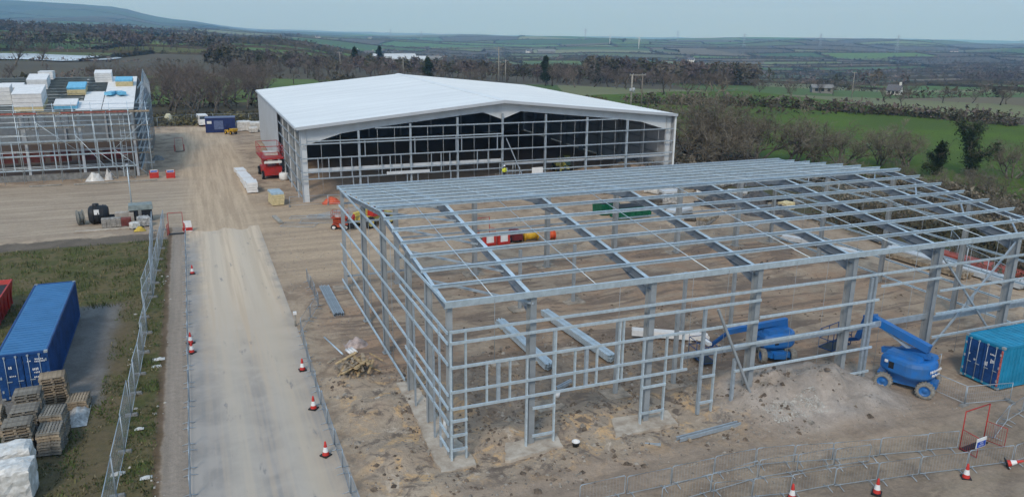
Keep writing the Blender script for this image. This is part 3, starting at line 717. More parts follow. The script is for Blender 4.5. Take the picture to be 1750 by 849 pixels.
# far woods as one mass
wrng = random.Random(8)
cnt = 0; tries = 0
while cnt < 3200 and tries < 90000:
    tries += 1
    s = math.exp(wrng.uniform(math.log(300), math.log(3200))); t_ = wrng.uniform(-.75*s-60, .72*s+60)
    x, y = st2xy(s, t_)
    if not in_view(x, y): continue
    wd = WOODED(s, t_); az = math.degrees(math.atan2(x, y)); d = math.hypot(x, y)
    near_left = az < 3 and 520 < d < 900
    lim = .23
    if 1.5 < az < 19: lim = .33 if d > 480 else .2
    if near_left: lim = -.35
    if az < 1.5 and d < 560: continue
    if 20 < az < 38 and 380 < d < 900: lim = .08
    if az > 38 and 400 < d < 1200: lim = .12
    if 1.5 < az < 25 and d < 720 and wrng.random() < .62: continue
    if wd < lim and wrng.random() > .006: continue
    cnt += 1
    n = 80 if d < 700 else 40 if d < 1400 else 18
    far_tree(x, y, wr.uniform(7, 11.5)*(.68 if 3 < az < 27 and d < 900 else 1), wrng.choice([0, 0, 1, 1, 3]), n)
tag(wb.build('far_woods', [far_w, mat('far purple twigs', (.125, .10, .092), .95, 0, .3, .01), barkd, mat('far olive wood', (.072, .074, .046), .95, 0, .3, .02)]), 'leafless woods and copses filling the valley out to the hills', 'woods')
print('far trees', cnt, 'tris', len(wb.mi), 'individual trees', NTREE[0])

# ------------------------------------------------------------------ far things
def polar(az, d, dz=0.): x, y = d*sin(R(az)), d*cos(R(az)); return (x, y, far_z(x, y)+dz)
def house(az, d, L, W, h, label, rz=0., wall=render_w, cat='house', name='farmhouse', rh=.5, roof=slate):
    t = thing(name, label, cat, polar(az, d), rz); mb = MB(); mb.box((0, 0, h/2-1), (L, W, h+2))
    mb.add([(-L/2, -W/2, h), (-L/2, W/2, h), (-L/2, 0, h+W*rh)], [(0, 2, 1)]); mb.add([(L/2, -W/2, h), (L/2, W/2, h), (L/2, 0, h+W*rh)], [(0, 1, 2)])
    mb.build('wall', wall, t)
    rf = MB()
    for s_ in (-1, 1):
        rf.prof(BSEC(L+.6, .18), (0, s_*(W/2+.35), h-.35*rh*2+.1), (0, 0, h+W*rh+.1), up=(0, 0, 1))
    r_ = rf.build('roof', roof, t)
    if name == 'farmhouse': MB().box((L*.38, 0, h+W*rh+.4), (.8, .6, 1.6)).build('chimney', wall, r_)
    for s_ in (-1, 1):
        for i in range(3):
            for z in ((1.4, 4.0) if h > 4.5 else (1.5,)):
                MB().box((-L*.3+i*L*.3, s_*(W/2), z), (1.1, .12, 1.2)).build('window', glassm, t)
    return t
HS = [(10.9, 1250, 12, 7, 5, 'white farmhouse with a slate roof, first of the pair beyond the white roof'), (11.9, 1180, 14, 7, 5, 'white farmhouse, right one of the pair beyond the white roof'),
      (36.1, 1050, 13, 7, 5, 'white farmhouse among the fields above the right power poles'), (34.2, 1500, 12, 7, 5, 'small white house on the slope left of the dark pines'),
      (41.7, 3300, 22, 10, 6, 'white farmhouse high on the far ridge to the right'), (23.0, 1900, 14, 8, 5, 'cream house on the far slope right of the pole pair'),
      (47.2, 360, 5, 4, 2.2, 'pale cottage behind the long brown hedge'), (50.2, 2300, 18, 9, 5, 'pale house on the far right ridge'),
      (8.5, 2600, 14, 8, 5, 'tiny white house below the distant left skyline'), (12.0, 3100, 14, 8, 5, 'tiny pale house on the blue hillside beyond the farm')]
for i, (az, d, L, W, h, l) in enumerate(HS): house(az, d, L, W, h, l, rz=-R(az)+.3*((i % 3)-1))
for i, (az, d, L, W, h, l) in enumerate([(13.6, 900, 46, 12, 4.5, 'long pale farm shed left of the dark bush beyond the roof'), (14.6, 820, 34, 12, 4, 'lower pale farm shed in front of the long one'), (16.0, 860, 26, 12, 4, 'brownish farm shed right of the pale pair'),
      (24.2, 1900, 40, 14, 5, 'dark-roofed farm building on the far slope'), (36.9, 1250, 50, 16, 5, 'grey farm sheds below the dark pines'), (33.2, 900, 90, 14, 4, 'long grey farm roof in the valley beyond the right poles'), (42.8, 350, 8, 5, 2.2, 'small grey shed behind the long brown hedge')]):
    house(az, d, L, W, h, l, rz=-R(az)+.2, cat='shed', name='farm_shed', rh=.22, wall=primer_l if i < 2 else conc_d, roof=(primer_l if i < 2 else conc_d))
def pylon(az, d, h, label):
    t = thing('pylon', label, 'pylon', polar(az, d), -R(az)+.5); mb = MB(); w0 = h*.1
    lv = [0, .25, .45, .6, .72, .82, .92, 1]; ws = [1, .62, .42, .32, .26, .2, .14, .03]
    for i in range(7):
        a0, a1 = w0*ws[i], w0*ws[i+1]; z0, z1 = h*lv[i], h*lv[i+1]
        cs = [(1, 1), (1, -1), (-1, -1), (-1, 1)]
        for k in range(4):
            c0, c1 = cs[k], cs[(k+1) % 4]
            mb.tube([(c0[0]*a0, c0[1]*a0, z0), (c0[0]*a1, c0[1]*a1, z1)], .22, 3)
            mb.tube([(c0[0]*a0, c0[1]*a0, z0), (c1[0]*a1, c1[1]*a1, z1)], .13, 3)
    mb.build('tower', galv_d, t)
    for z, L in ((.66, .17), (.78, .22), (.9, .15)):
        m2 = MB(); m2.tube([(-h*L, 0, h*z), (0, 0, h*(z+.03)), (h*L, 0, h*z)], .25, 3); m2.tube([(-h*L, 0, h*z), (h*L, 0, h*z)], .2, 3); m2.build('cross_arm', galv_d, t)
for az, d, h, l in [(33.2, 3300, 50, 'lattice pylon breaking the skyline right of centre'), (37.6, 2600, 42, 'faint lattice pylon left of the dark pines'), (47.0, 2200, 44, 'lattice pylon above the fields at right'), (26.9, 3000, 40, 'faint pylon in the valley above the white roof'), (15.5, 3600, 50, 'tiny pylon on the blue skyline, right one of two'), (13.4, 3700, 50, 'tiny pylon on the blue skyline, left one of two'), (42.4, 2700, 40, 'small pylon in the middle of the yellow-green field')]: pylon(az, d, h, l)
for az, d, h, l in [(30.6, 2300, 30, 'white wind turbine standing tallest among the far fields'), (28.6, 2700, 26, 'smaller white wind turbine left of the tall one')]:
    t = thing('wind_turbine', l, 'wind turbine', polar(az, d), -R(az)+.4)
    MB().tube([(0, 0, -1), (0, 0, h)], [1.3, .8], 8).build('tower', white_p, t); MB().box((0, -.5, h+.4), (1.6, 3.4, 1.6)).build('nacelle', white_p, t)
    for k in range(3):
        a_ = .5+2*pi*k/3; MB().tube([(0, -2.3, h+.4), (12*sin(a_), -2.3, h+.4+12*cos(a_))], [.6, .15], 4).build('blade', white_p, t)
# wooden power poles
def pole(x, y, h, label, r=.17, arms=(), m=polew, z=0):
    t = thing('power_pole', label, 'power pole', (x, y, z), -.38)
    MB().tube([(0, 0, -.5), (0, 0, h)], [r, r*.75], 8).build('post', m, t)
    for (zz, L) in arms:
        MB().box((0, 0, zz), (L, .13, .13)).build('cross_arm', m, t)
        for k in (-.46, 0, .46): MB().tube([(k*L, 0, zz), (k*L, 0, zz+.28)], .06, 6).build('insulator', primer, t)
    return t
h1 = thing('power_pole', 'H-frame wooden power pole with transformer, right of the white roof', 'power pole', (103.0, 173.9, 0), -.1)
MB().tube([(-1.45, 0, -.5), (-1.45, 0, 8.2)], [.24, .19], 8).build('post', polep, h1); MB().tube([(1.35, 0, -.5), (1.35, 0, 8.2)], [.17, .13], 8).build('post', polew, h1)
MB().box((0, 0, 8.05), (4.4, .18, .22)).build('cross_arm', polep, h1)
tf = MB().lathe((-1.1, -.35, 3.9), [(0, 0), (.34, 0), (.34, 1.0), (.28, 1.1), (0, 1.1)], 12); tf.box((-1.5, -.3, 4.4), (1.4, .3, .12)); tf.box((-1.9, -.35, 4.6), (.5, .35, .6)); tf.build('transformer', grey_clad, h1)
for k in (-2, -1.2, 1.2, 2): MB().tube([(k, 0, 8.1), (k, 0, 8.45)], .07, 6).build('insulator', primer, h1)
pole(102.2, 267.9, 12.1, 'tall wooden power pole with two crossarms above the white roof ridge', .2, ((11.6, 3.6), (10.9, 2.2), (6.8, 1.6)), polep, z=0)
pole(106.6, 272.5, 7.4, 'shorter wooden power pole just right of the tall one', .2, ((7.0, 2.0),), polep, z=0)
for az, d, h, l in [(9.9, 330, 9, 'thin pale pole standing in the bare trees behind the white roof'), (14.2, 290, 8.5, 'thin pole rising just behind the ridge corner of the white roof'), (44.7, 300, 9, 'pale pole beyond the bright green field')]:
    p_ = polar(az, d); pole(p_[0], p_[1], h, l, .14, ((h-.3, 1.6),), polep, z=p_[2])
def wire(pts, label, r=.02):
    mb = MB(); P_ = []
    for p, q in zip(pts[:-1], pts[1:]):
        p, q = Vector(p), Vector(q)
        for k in range(13): t_ = k/12; v_ = p.lerp(q, t_); v_.z -= 4*t_*(1-t_)*(p-q).length*.02; P_.append(v_)
    mb.tube(P_, r, 3); o = mb.build('power_line', black); tag(o, label, 'power line')
for k in (-2, 1.2, 2): wire([(103.0+k, 173.9, 8.45), (102.2+k*.6, 267.9, 11.9)], 'slack overhead line between the H-frame pole and the tall pole, %s strand' % {-2: 'left', 1.2: 'middle', 2: 'right'}[k])
# ------------------------------------------------------------------ new steel frame (nearest building)
AX, AY, AW, AH, AR = 9.96, 31.92, 27.4, 7.98, 1.42
FX = [0, 4.06, 10.54, 17.03, 23.51, 29.99, 36.48, 40.54]
A = thing('steel_frame_building', 'unclad galvanised steel portal frame with open purlin roof, nearest building', 'building', (AX, AY, 0))
COLP, RAFP, PURP, RAILP = ('I', .30, .52, .028, .016), ('I', .26, .46, .024, .014), ('Z', .085, .22, .012), ('C', .075, .13, .012)
def roofz(y, W=AW, H=AH, Ri=AR): return H+Ri*(1-abs(y-W/2)/(W/2))
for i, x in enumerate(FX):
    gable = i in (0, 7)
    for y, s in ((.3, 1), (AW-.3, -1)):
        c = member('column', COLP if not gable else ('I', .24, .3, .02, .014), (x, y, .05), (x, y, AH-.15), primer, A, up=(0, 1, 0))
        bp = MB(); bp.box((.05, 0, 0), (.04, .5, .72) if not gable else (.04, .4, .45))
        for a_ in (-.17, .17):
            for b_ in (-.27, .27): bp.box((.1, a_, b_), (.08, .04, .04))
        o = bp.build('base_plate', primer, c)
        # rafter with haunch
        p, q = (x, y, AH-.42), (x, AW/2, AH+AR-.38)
        rf = MB(); rf.prof(ISEC(.22 if not gable else .16, .44 if not gable else .28), p, q); rf.cur = 1; up_ = Vector((0, 0, .225 if not gable else .145)); rf.prof(BSEC(.225 if not gable else .165, .012), Vector(p)+up_, Vector(q)+up_); rf.cur = 0  # brighter strip paints sky light onto the rafter's top flange
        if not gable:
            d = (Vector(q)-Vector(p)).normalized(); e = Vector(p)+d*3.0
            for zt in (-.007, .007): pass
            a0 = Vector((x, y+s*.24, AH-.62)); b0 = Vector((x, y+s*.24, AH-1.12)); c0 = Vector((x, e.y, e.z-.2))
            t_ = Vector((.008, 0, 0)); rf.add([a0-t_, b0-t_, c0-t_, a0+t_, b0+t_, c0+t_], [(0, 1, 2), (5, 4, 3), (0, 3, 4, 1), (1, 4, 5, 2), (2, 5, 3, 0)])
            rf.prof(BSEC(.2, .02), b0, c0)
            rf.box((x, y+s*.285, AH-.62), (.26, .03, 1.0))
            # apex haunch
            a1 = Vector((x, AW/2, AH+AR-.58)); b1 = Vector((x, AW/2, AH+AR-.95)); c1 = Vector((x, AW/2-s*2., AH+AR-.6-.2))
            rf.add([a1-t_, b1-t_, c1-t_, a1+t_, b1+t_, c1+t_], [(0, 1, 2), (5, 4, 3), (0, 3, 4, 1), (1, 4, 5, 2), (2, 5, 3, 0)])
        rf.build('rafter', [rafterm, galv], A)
# purlins: seven bays of slope each side, ends stagger past the right gable
rr = random.Random(2)
for s in (0, 1):
    for k in range(0, 8):
        y = AW/2*k/7 if s == 0 else AW-AW/2*k/7
        if k == 0: continue
        if k == 7: y += -.12 if s == 0 else .12
        z = roofz(y)-.02
        for (x0, x1) in ((-.28, FX[3]), (FX[3]+.01, FX[5]), (FX[5]+.01, FX[7]+.35)):
            member('purlin', PURP, (x0, y, z), (x1, y, z), galv, A, up=(0, (-.1 if s == 0 else .1), 1))
    if s == 1:
        pass
for k in range(14):          # extra close-set purlins on the far slope, where sheets will lie
    y = AW/2+.9+k*.98
    if k % 2 == 1:
        member('purlin', PURP, (-.3, y+.0, roofz(y)-.02), (FX[7]+.35, y, roofz(y)-.02), galv, A)
for y in (-.06, AW+.06):
    for (x0, x1) in ((-.3, FX[2]), (FX[2]+.01, FX[4]), (FX[4]+.01, FX[6]), (FX[6]+.01, FX[7]+.35)):
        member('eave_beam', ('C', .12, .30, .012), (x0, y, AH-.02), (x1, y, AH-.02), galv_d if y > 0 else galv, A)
for i in range(7):           # sag rods mid bay, both slopes
    xm = (FX[i]+FX[i+1])/2
    for s in (0, 1):
        y0 = 0 if s == 0 else AW
        o = MB().tube([(xm, y0, AH+.06), (xm, AW/2, AH+AR+.06)], .022, 4).build('sag_rod', galv, A)
for (i, j) in ((0, 1), (6, 7)):   # roof bracing in the end bays
    for k in range(0, 14, 2):
        y1, y2 = AW*k/14, AW*(k+2)/14
        a_, b_ = (FX[j] if i == 0 else FX[i], y1, roofz(y1)-.5), (FX[i] if i == 0 else FX[j], y2, roofz(y2)-.5)
        member('brace', ('B', .10, .10), a_, b_, galv_d, A)
member('brace', ('B', .1, .1), (FX[5], .15, 7.4), (FX[6], .15, .6), galv_d, A); 
member('brace', ('B', .1, .1), (FX[5], .28, .6), (FX[6], .28, 7.4), galv_d, A)
MB().box(((FX[5]+FX[6])/2, .2, 4.0), (.5, .06, .5)).build('gusset_plate', galv_d, A)
# gable posts and rails
for gx_, s in ((0, 1), (FX[7], -1)):
    for y in (3.9, 7.8, 13.7, 19.6) if s == 1 else (6.85, 13.7, 20.55):
        c = member('gable_post', ('I', .24, .34, .02, .013), (gx_+.06*s, y, .05), (gx_+.06*s, y, roofz(y)-.6), primer, A, up=(1, 0, 0))
        MB().box((.05, 0, 0), (.04, .42, .5)).build('base_plate', primer, c)
    ox = gx_-.20*s
    for z in (8.0, 6.62, 5.1, 3.58, 2.12, .72):
        y0 = 8.2 if z < 1 and s == 1 else -.1
        member('sheeting_rail', RAILP, (ox, y0, z), (ox, 13.7, z), galv, A, up=(s, 0, 0) if False else (0, 0, 1))
        member('sheeting_rail', RAILP, (ox, 13.71, z), (ox, AW+.1, z), galv, A)
    if s == 1:
        member('sheeting_rail', RAILP, (ox, -.1, 6.12), (ox, 8.75, 6.12), galv, A)
        member('sheeting_rail', RAILP, (ox, -.1, 2.9), (ox, 7.8, 2.9), galv, A)
        for z in (1.5, .75, 2.2): member('sheeting_rail', RAILP, (ox, -.1, z), (ox, 1.3, z), galv, A)
        for y, z1 in ((1.3, 6.6), (2.3, 5.1), (5.9, 6.1), (7.1, 5.1)): member('stud', ('C', .08, .12, .01), (ox+.02, y, .1 if y < 6 else 2.1), (ox+.02, y, z1), galv_d, A, up=(0, 1, 0))
    for y in (10.7, 16.6, 23.2): MB().tube([(ox, y, .7), (ox, y, 8.)], .014, 4).build('sag_rod', primer, A)
# near long wall: rails, studs, jambs
oy = -.17
for z, x0, x1 in [(6.68, -.1, 17.03), (6.68, 17.04, 40.6), (6.13, -.1, 17.05), (5.15, 17.05, 25.35), (5.94, 25.35, 29.99), (5.12, 30.05, 40.6), (3.68, 30.0, 40.6), (2.2, 30.0, 40.6),
                  (4.94, -.1, 17.0), (3.72, -.1, 25.3), (2.88, -.1, 12.7), (2.27, 15.7, 25.3), (.77, 16.9, 25.3), (5.0, 0, .01)][:-1]:
    n = 2 if x1-x0 > 20 else 1
    for k in range(n): member('sheeting_rail', RAILP, (x0+(x1-x0)*k/n, oy, z), (x0+(x1-x0)*(k+1)/n-.01, oy, z), galv, A)
member('edge_beam', ('C', .12, .32, .012), (12.7, .42, 3.35), (30.0, .42, 3.35), galv_d, A)
member('edge_beam', ('C', .12, .32, .012), (30.0, .42, 3.1), (40.5, .42, 3.1), galv_d, A)
ST = ('C', .08, .14, .01)
for x, z0, z1, k in [(.66, .1, 6.68, 0), (-.06, .1, 6.68, 0), (3.72, .05, 4.9, 0), (5.18, .05, 6.1, 0), (10.1, .1, 4.9, 0), (11.42, .1, 4.9, 0), (13.62, .1, 6.05, 1), (14.46, .1, 3.7, 0), (15.75, .15, 2.95, 1), (25.0, .1, 6.5, 1), (24.7, .1, 6.5, 1),
                     (1.69, 2.88, 4.94, 0), (2.26, 2.88, 4.94, 1), (2.85, 2.88, 4.94, 0), (5.09, 2.88, 6.1, 0), (6.24, 2.88, 4.94, 0), (6.86, 2.88, 4.94, 1), (7.44, 2.88, 4.94, 0), (8.66, 2.88, 6.1, 0), (8.86, 2.88, 6.1, 0), (12.4, 2.9, 4.9, 0)]:
    member('stud', ('B', .16, .16) if k else ST, (x, oy+.09, z0), (x, oy+.09, z1), galv_d if k else galv, A, up=(0, 1, 0))
for x0, x1, zz in [(-.05, .7, (.77, 1.5, 2.25)), (4.0, 5.2, (.72, 2.2)), (10.1, 11.45, (.8, 2.25)), (13.62, 14.48, (.77, 2.27))]:
    for z in zz: member('sheeting_rail', RAILP, (x0, oy, z), (x1, oy, z), galv, A)
member('prop', ('B', .12, .12), (14.26, oy-.1, 6.0), (16.96, oy-.1, .6), primer, A)
for i in range(2, 7):
    for f in (.33, .66):
        x = FX[i]+(FX[i+1]-FX[i])*f; MB().tube([(x, oy, .8 if i > 2 else 2.9), (x, oy, 8.)], .013, 4).build('sag_rod', primer, A)
for i in range(0, 2): x = (FX[i]+FX[i+1])/2+(1.2 if i else 0); MB().tube([(x, oy, 4.9), (x, oy, 8.)], .013, 4).build('sag_rod', primer, A)
# far long wall rails and window posts
for z in (.9, 2.0, 3.6, 5.2, 6.7):
    for k in range(2):
        if z in (2.0, 3.6) and k == 0: x0 = 4.06
        else: x0 = 0
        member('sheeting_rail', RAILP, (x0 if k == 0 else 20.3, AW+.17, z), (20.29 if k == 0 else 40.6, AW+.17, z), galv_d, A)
for (x, y, h) in [(10.69, 3.6, 4.45), (14.46, 3.54, 4.6), (19.1, 9.7, 4.5), (15.2, 18.2, 4.5), (23.0, 9.7, 4.5), (10.9, 18.2, 4.5)]:
    c = member('post', ('B', .2, .2), (x, y, .05), (x, y, h), primer, A, up=(0, 1, 0)); MB().box((.04, 0, 0), (.04, .45, .45)).build('base_plate', primer, c)

# ------------------------------------------------------------------ white-roofed building
BX, BY, BW, BL, BH, BR = 10.96, 91.05, 48.68, 51.9, 8.5, 2.34
B = thing('portal_frame_building', 'large building with a plain white pitched roof and open unclad front gable', 'building', (BX, BY, 0))
def bz(x): return BH+BR*(1-abs(x-BW/2)/(BW/2))
for s in (0, 1):
    mb = MB(); x0, x1 = (-.35, BW/2) if s == 0 else (BW+.35, BW/2); z0, z1 = bz(0)+.12-.035, bz(BW/2)+.12
    mb.prof(BSEC(BL+.9, .12), (x0, BL/2-.15, z0), (x1, BL/2-.15, z1))
    for k in range(52):
        y = -.5+k*1.0+.2; mb.prof(BSEC(.05, .03), (x0, y, z0+.07), (x1, y, z1+.07))
    mb.build('roof', white_clad, B)
    mb = MB(); y = -.64
    mb.prof(BSEC(.08, .34), (x0, y, z0-.08), (x1, y, z1-.08)); mb.build('verge_trim', grey_clad, B)
    MB().box((x0-.06 if s == 0 else x0+.06, BL/2, BH-.02), (.16, BL+.9, .2)).build('gutter', grey_clad, B)
MB().prof([(-.5, 0), (.5, 0), (.5, .04), (0, .12), (-.5, .04)], (BW/2, -.5, bz(BW/2)+.15), (BW/2, BL+.3, bz(BW/2)+.15)).build('ridge_cap', white_clad, B)
bot = [(.35, 6.45), (4.8, 7.75), (9.0, 8.3), (15.5, 8.95), (21.9, 9.6), (24.34, 8.7)]
for fi in range(9):
    y = .35+fi*(BL-.7)/8; fm = primer_l if fi == 0 else primer
    for s in (0, 1):
        X = (lambda x: x) if s == 0 else (lambda x: BW-x)
        c = member('column', ('I', .34, .72, .03, .02), (X(.42), y, 0), (X(.42), y, BH-.1), fm, B, up=(1, 0, 0))
        mb = MB(); top = [(x, bz(x)-.06) for x, z in bot]; n = len(bot); t_ = .012
        vs = [(X(x), y-t_, z) for x, z in bot]+[(X(x), y-t_, z) for x, z in top]+[(X(x), y+t_, z) for x, z in bot]+[(X(x), y+t_, z) for x, z in top]
        fs = [(i, i+1, n+i+1, n+i) for i in range(n-1)]+[(2*n+i, 3*n+i, 3*n+i+1, 2*n+i+1) for i in range(n-1)]
        mb.add(vs, fs)
        for a_, b_ in zip(bot[:-1], bot[1:]): mb.prof(BSEC(.26, .03), (X(a_[0]), y, a_[1]), (X(b_[0]), y, b_[1]))
        mb.prof(BSEC(.26, .03), (X(.3), y, bz(.3)-.05), (X(BW/2), y, bz(BW/2)-.05))
        mb.prof(BSEC(.04, .26), (X(9.0), y, 8.12), (X(9.0), y+.001, 9.3), up=(0, 1, 0)) if False else None
        mb.build('rafter', fm, B)
# purlins under the roof
for s in (0, 1):
    for k in range(13):
        x = 1.2+k*1.92; x = x if s == 0 else BW-x; member('purlin', ('Z', .08, .2, .01), (x, -.2, bz(x)-.13+.14), (x, BL, bz(x)-.13+.14), primer, B)
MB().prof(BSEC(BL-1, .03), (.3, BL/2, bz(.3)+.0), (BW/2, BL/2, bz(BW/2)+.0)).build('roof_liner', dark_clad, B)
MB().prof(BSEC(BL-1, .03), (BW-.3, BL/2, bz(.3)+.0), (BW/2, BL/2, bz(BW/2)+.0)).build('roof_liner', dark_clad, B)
# front gable posts, rails
PX = [17.6-BX, 23.7-BX, 29.5-BX, 35.3-BX, 41.1-BX, 46.9-BX, 52.8-BX]
for x in PX: member('gable_post', ('I', .2, .3, .022, .014), (x, .05, 0), (x, .05, min(bz(x)-1.15, 9.4)), galv_d, B, up=(0, 1, 0))
RB = ('C', .09, .14, .012)
for z, x0, x1 in [(8.25, 8.5, 40.2), (6.7, -.1, BW+.1), (5.08, -.1, BW+.1), (3.52, -.1, BW+.1), (2.75, -.1, 24.3), (2.3, 24.3, BW+.1), (7.0, .8, 24.3)]:
    n = 3
    for k in range(n): member('sheeting_rail', RB, (x0+(x1-x0)*k/n, -.2, z), (x0+(x1-x0)*(k+1)/n-.01, -.2, z), galv_d, B)
for x in (4.5, 6.7, 7.3, 12.7, 13.2, 18.3, 19., 23.6): member('stud', ('B', .1, .1), (x, -.13, 5.1), (x, -.13, 6.9), galv_d, B, up=(0, 1, 0))
for x in (1.9, 3.1, 4.4, 5.7, 9.2, 10.2, 11.5, 15.2, 16.4, 17.5, 21, 22.4): member('stud', ('B', .09, .09), (x, -.13, 2.8), (x, -.13, 5.1), galv_d, B, up=(0, 1, 0))
for x in (5.8, 7.5, 12.2, 13.5, 17.6, 24.9, 26.6): member('stud', ('B', .11, .11), (x, -.13, 0), (x, -.13, 2.75), galv_d, B, up=(0, 1, 0))
member('prop', ('B', .1, .1), (24.7, -.35, 6.4), (27.6, -.6, 0), galv_d, B)
for i in range(8):
    a_, b_ = ([0]+PX+[BW])[i:i+2]
    for f in (.35, .68): x = a_+(b_-a_)*f; MB().tube([(x, -.2, .8), (x, -.2, min(8.3, bz(x)-1.3))], .016, 4).build('sag_rod', primer_l, B)
member('floor_beam', ('B', .2, .42), (.7, .35, 3.62), (24.3, .35, 3.62), primer_l, B); member('floor_beam', ('B', .16, .26), (24.4, .35, 3.1), (BW-.6, .35, 3.1), primer_l, B)
MB().box((12.3, -.35, 2.95), (5.2, .12, .34)).build('lintel_panel', primer_l, B)
# left wall: open near bays with rails, clad beyond
for z in (.8, 2.3, 3.9, 5.4, 6.9, 8.1):
    member('sheeting_rail', RB, (-.12, -.1, z), (-.12, 21.2, z), galv_d, B)
for y in (3.4, 9.9, 16.2): member('stud', ('B', .14, .14), (-.05, y, 0), (-.05, y, 8.2), primer_l, B, up=(0, 1, 0))
def corrugated(p, q, h, z0, m, name, parent, pitch=.5, dep=.04, th=.05):
    p, q = Vector((*p, 0)), Vector((*q, 0)); L = (q-p).length; d = (q-p)/L; nn = Vector((d.y, -d.x, 0)); n = int(L/pitch); out = []
    for i in range(n):
        a_ = p+d*(L*i/n)
        for f, o_ in ((0, 0), (.55, 0), (.62, dep), (.93, dep)): out.append(a_+d*(L/n*f)+nn*o_)
    out.append(q); bk = [v_-nn*th for v_ in (p, q)]
    mb = MB(); k = len(out); vs = [(v_.x, v_.y, z0) for v_ in out]+[(v_.x, v_.y, z0+h) for v_ in out]
    mb.add(vs, [(i, i+1, k+i+1, k+i) for i in range(k-1)]); mb.add([(bk[0].x, bk[0].y, z0), (bk[1].x, bk[1].y, z0), (bk[1].x, bk[1].y, z0+h), (bk[0].x, bk[0].y, z0+h)], [(3, 2, 1, 0)])
    return mb.build(name, m, parent)
corrugated((-.2, BL+.1), (-.2, 21.2), 8.2, .25, grey_clad, 'wall_cladding', B, 1.0, .03)
corrugated((BW+.25, .0), (BW+.25, BL+.1), 8.3, .15, grey_clad, 'wall_cladding', B, 1.0, .03)
MB().box((BW+.28, -.25, 4.2), (.22, .18, 8.4)).build('corner_trim', white_clad, B)
for z in (1.5, 3, 4.6, 6.2, 7.6): member('sheeting_rail', RB, (BW-.02, .3, z), (BW-.02, BL, z), primer, B)
# back wall, dark inside, with two openings
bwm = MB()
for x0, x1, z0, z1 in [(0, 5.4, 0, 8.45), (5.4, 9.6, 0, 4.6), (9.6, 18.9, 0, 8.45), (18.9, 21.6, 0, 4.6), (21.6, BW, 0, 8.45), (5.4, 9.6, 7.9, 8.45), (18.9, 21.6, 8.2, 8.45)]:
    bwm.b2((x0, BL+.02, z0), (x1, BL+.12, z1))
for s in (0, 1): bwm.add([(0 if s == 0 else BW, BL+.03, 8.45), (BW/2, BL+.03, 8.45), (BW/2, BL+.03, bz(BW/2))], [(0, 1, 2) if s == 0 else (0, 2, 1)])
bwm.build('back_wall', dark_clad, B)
for x in PX: member('gable_post', ('I', .26, .34, .022, .014), (x, BL-.2, 0), (x, BL-.2, bz(x)-1.2), primer_l, B, up=(0, 1, 0))

# ------------------------------------------------------------------ left building under construction, scaffolded
CX, CYY, CL, CH, CR = -7.0, 115.0, 31.0, 8.5, 3.1; CD = 35.0
Cb = thing('scaffolded_building', 'part-roofed steel building wrapped in scaffolding, insulation packs on its roof', 'building', (CX, CYY, 0))
def cz(y): return CH+CR*(1-abs(y-CD/2)/(CD/2))
for k in range(6):
    x = -k*6.2
    for y in (.2, CD-.2): member('column', ('I', .3, .5, .03, .018), (x-.2, y, 0), (x-.2, y, CH-.1), primer_l, Cb, up=(0, 1, 0))
    for s in (0, 1): member('rafter', ('I', .26, .5, .024, .014), (x-.2, .2 if s == 0 else CD-.2, CH-.3), (x-.2, CD/2, CH+CR-.3), primer_l, Cb)
for s in (0, 1):
    for k in range(12):
        y = .1+k*1.57; y = y if s == 0 else CD-y; member('purlin', ('Z', .34, .28, .012), (-CL, y, cz(y)+.05), (.1, y, cz(y)+.05), mat('dull zinc purlin', (.36, .40, .385), .6, .1, .15, .8), Cb)
for k in range(3): member('brace', ('B', .12, .12), (-.2-6.2*k*0, 1+k*5.6, cz(1+k*5.6)-.2), (-6.4, 6.6+k*5.6, cz(min(17.4, 6.6+k*5.6))-.2), galv_d, Cb)
for y in (5.8, 11.6, 17.5, 23.3, 29.2): member('gable_post', ('I', .26, .34, .022, .014), (-.1, y, 0), (-.1, y, cz(y)-.4), primer, Cb, up=(0, 1, 0))
for z in (.8, 2.2, 3.6, 5.0, 6.4, 7.8, 9.2, 10.5):
    h = max(0, (z-CH)/CR)*CD/2; member('sheeting_rail', ('C', .12, .22, .012), (.22, h, z), (.22, CD-h, z), galv, Cb)
gl = MB(); gl.add([(.1, 1.2, .4), (.1, CD, .4), (.1, CD, CH), (.1, CD/2, CH+CR), (.1, 1.2, CH+.2)], [(0, 1, 2, 3, 4)]); gl.build('debris_net', mat('grey debris netting', (.10, .11, .115), .9, 0, .2, .5), Cb)
for z in (1.4, 3.2, 5.0, 6.9, 8.1): member('sheeting_rail', ('C', .1, .18, .012), (-CL, -.1, z), (-.2, -.1, z), galv, Cb)
for x in (-1.9, -3.1, -4.6, -8.2, -9.6, -11, -14.2, -15.5): member('stud', ('B', .12, .12), (x, -.02, 1.4 if x < -3 else 0), (x, -.02, 5.0), galv, Cb, up=(0, 1, 0))
MB().box((-CL/2, CD-.1, CH/2), (CL, .1, CH)).build('back_wall', primer, Cb)
for k in range(7): MB().box((-4-k*3.3, 12, 1.3), (2.6, .3, 1.5)).build('red_hoarding', mat('faded red hoarding', (.15, .045, .035), .7, 0, .2, 1), Cb)
for k in range(6): member('stud', ('B', .7, .7), (-9-k*.95, 9, 5.4), (-9-k*.95, 9, 7.4), white_p, Cb, up=(0, 1, 0)) if k != 2 else None
MB().box((-CL/2, .05, .4), (CL-1, .22, .8)).build('dwarf_wall', conc_d, Cb)
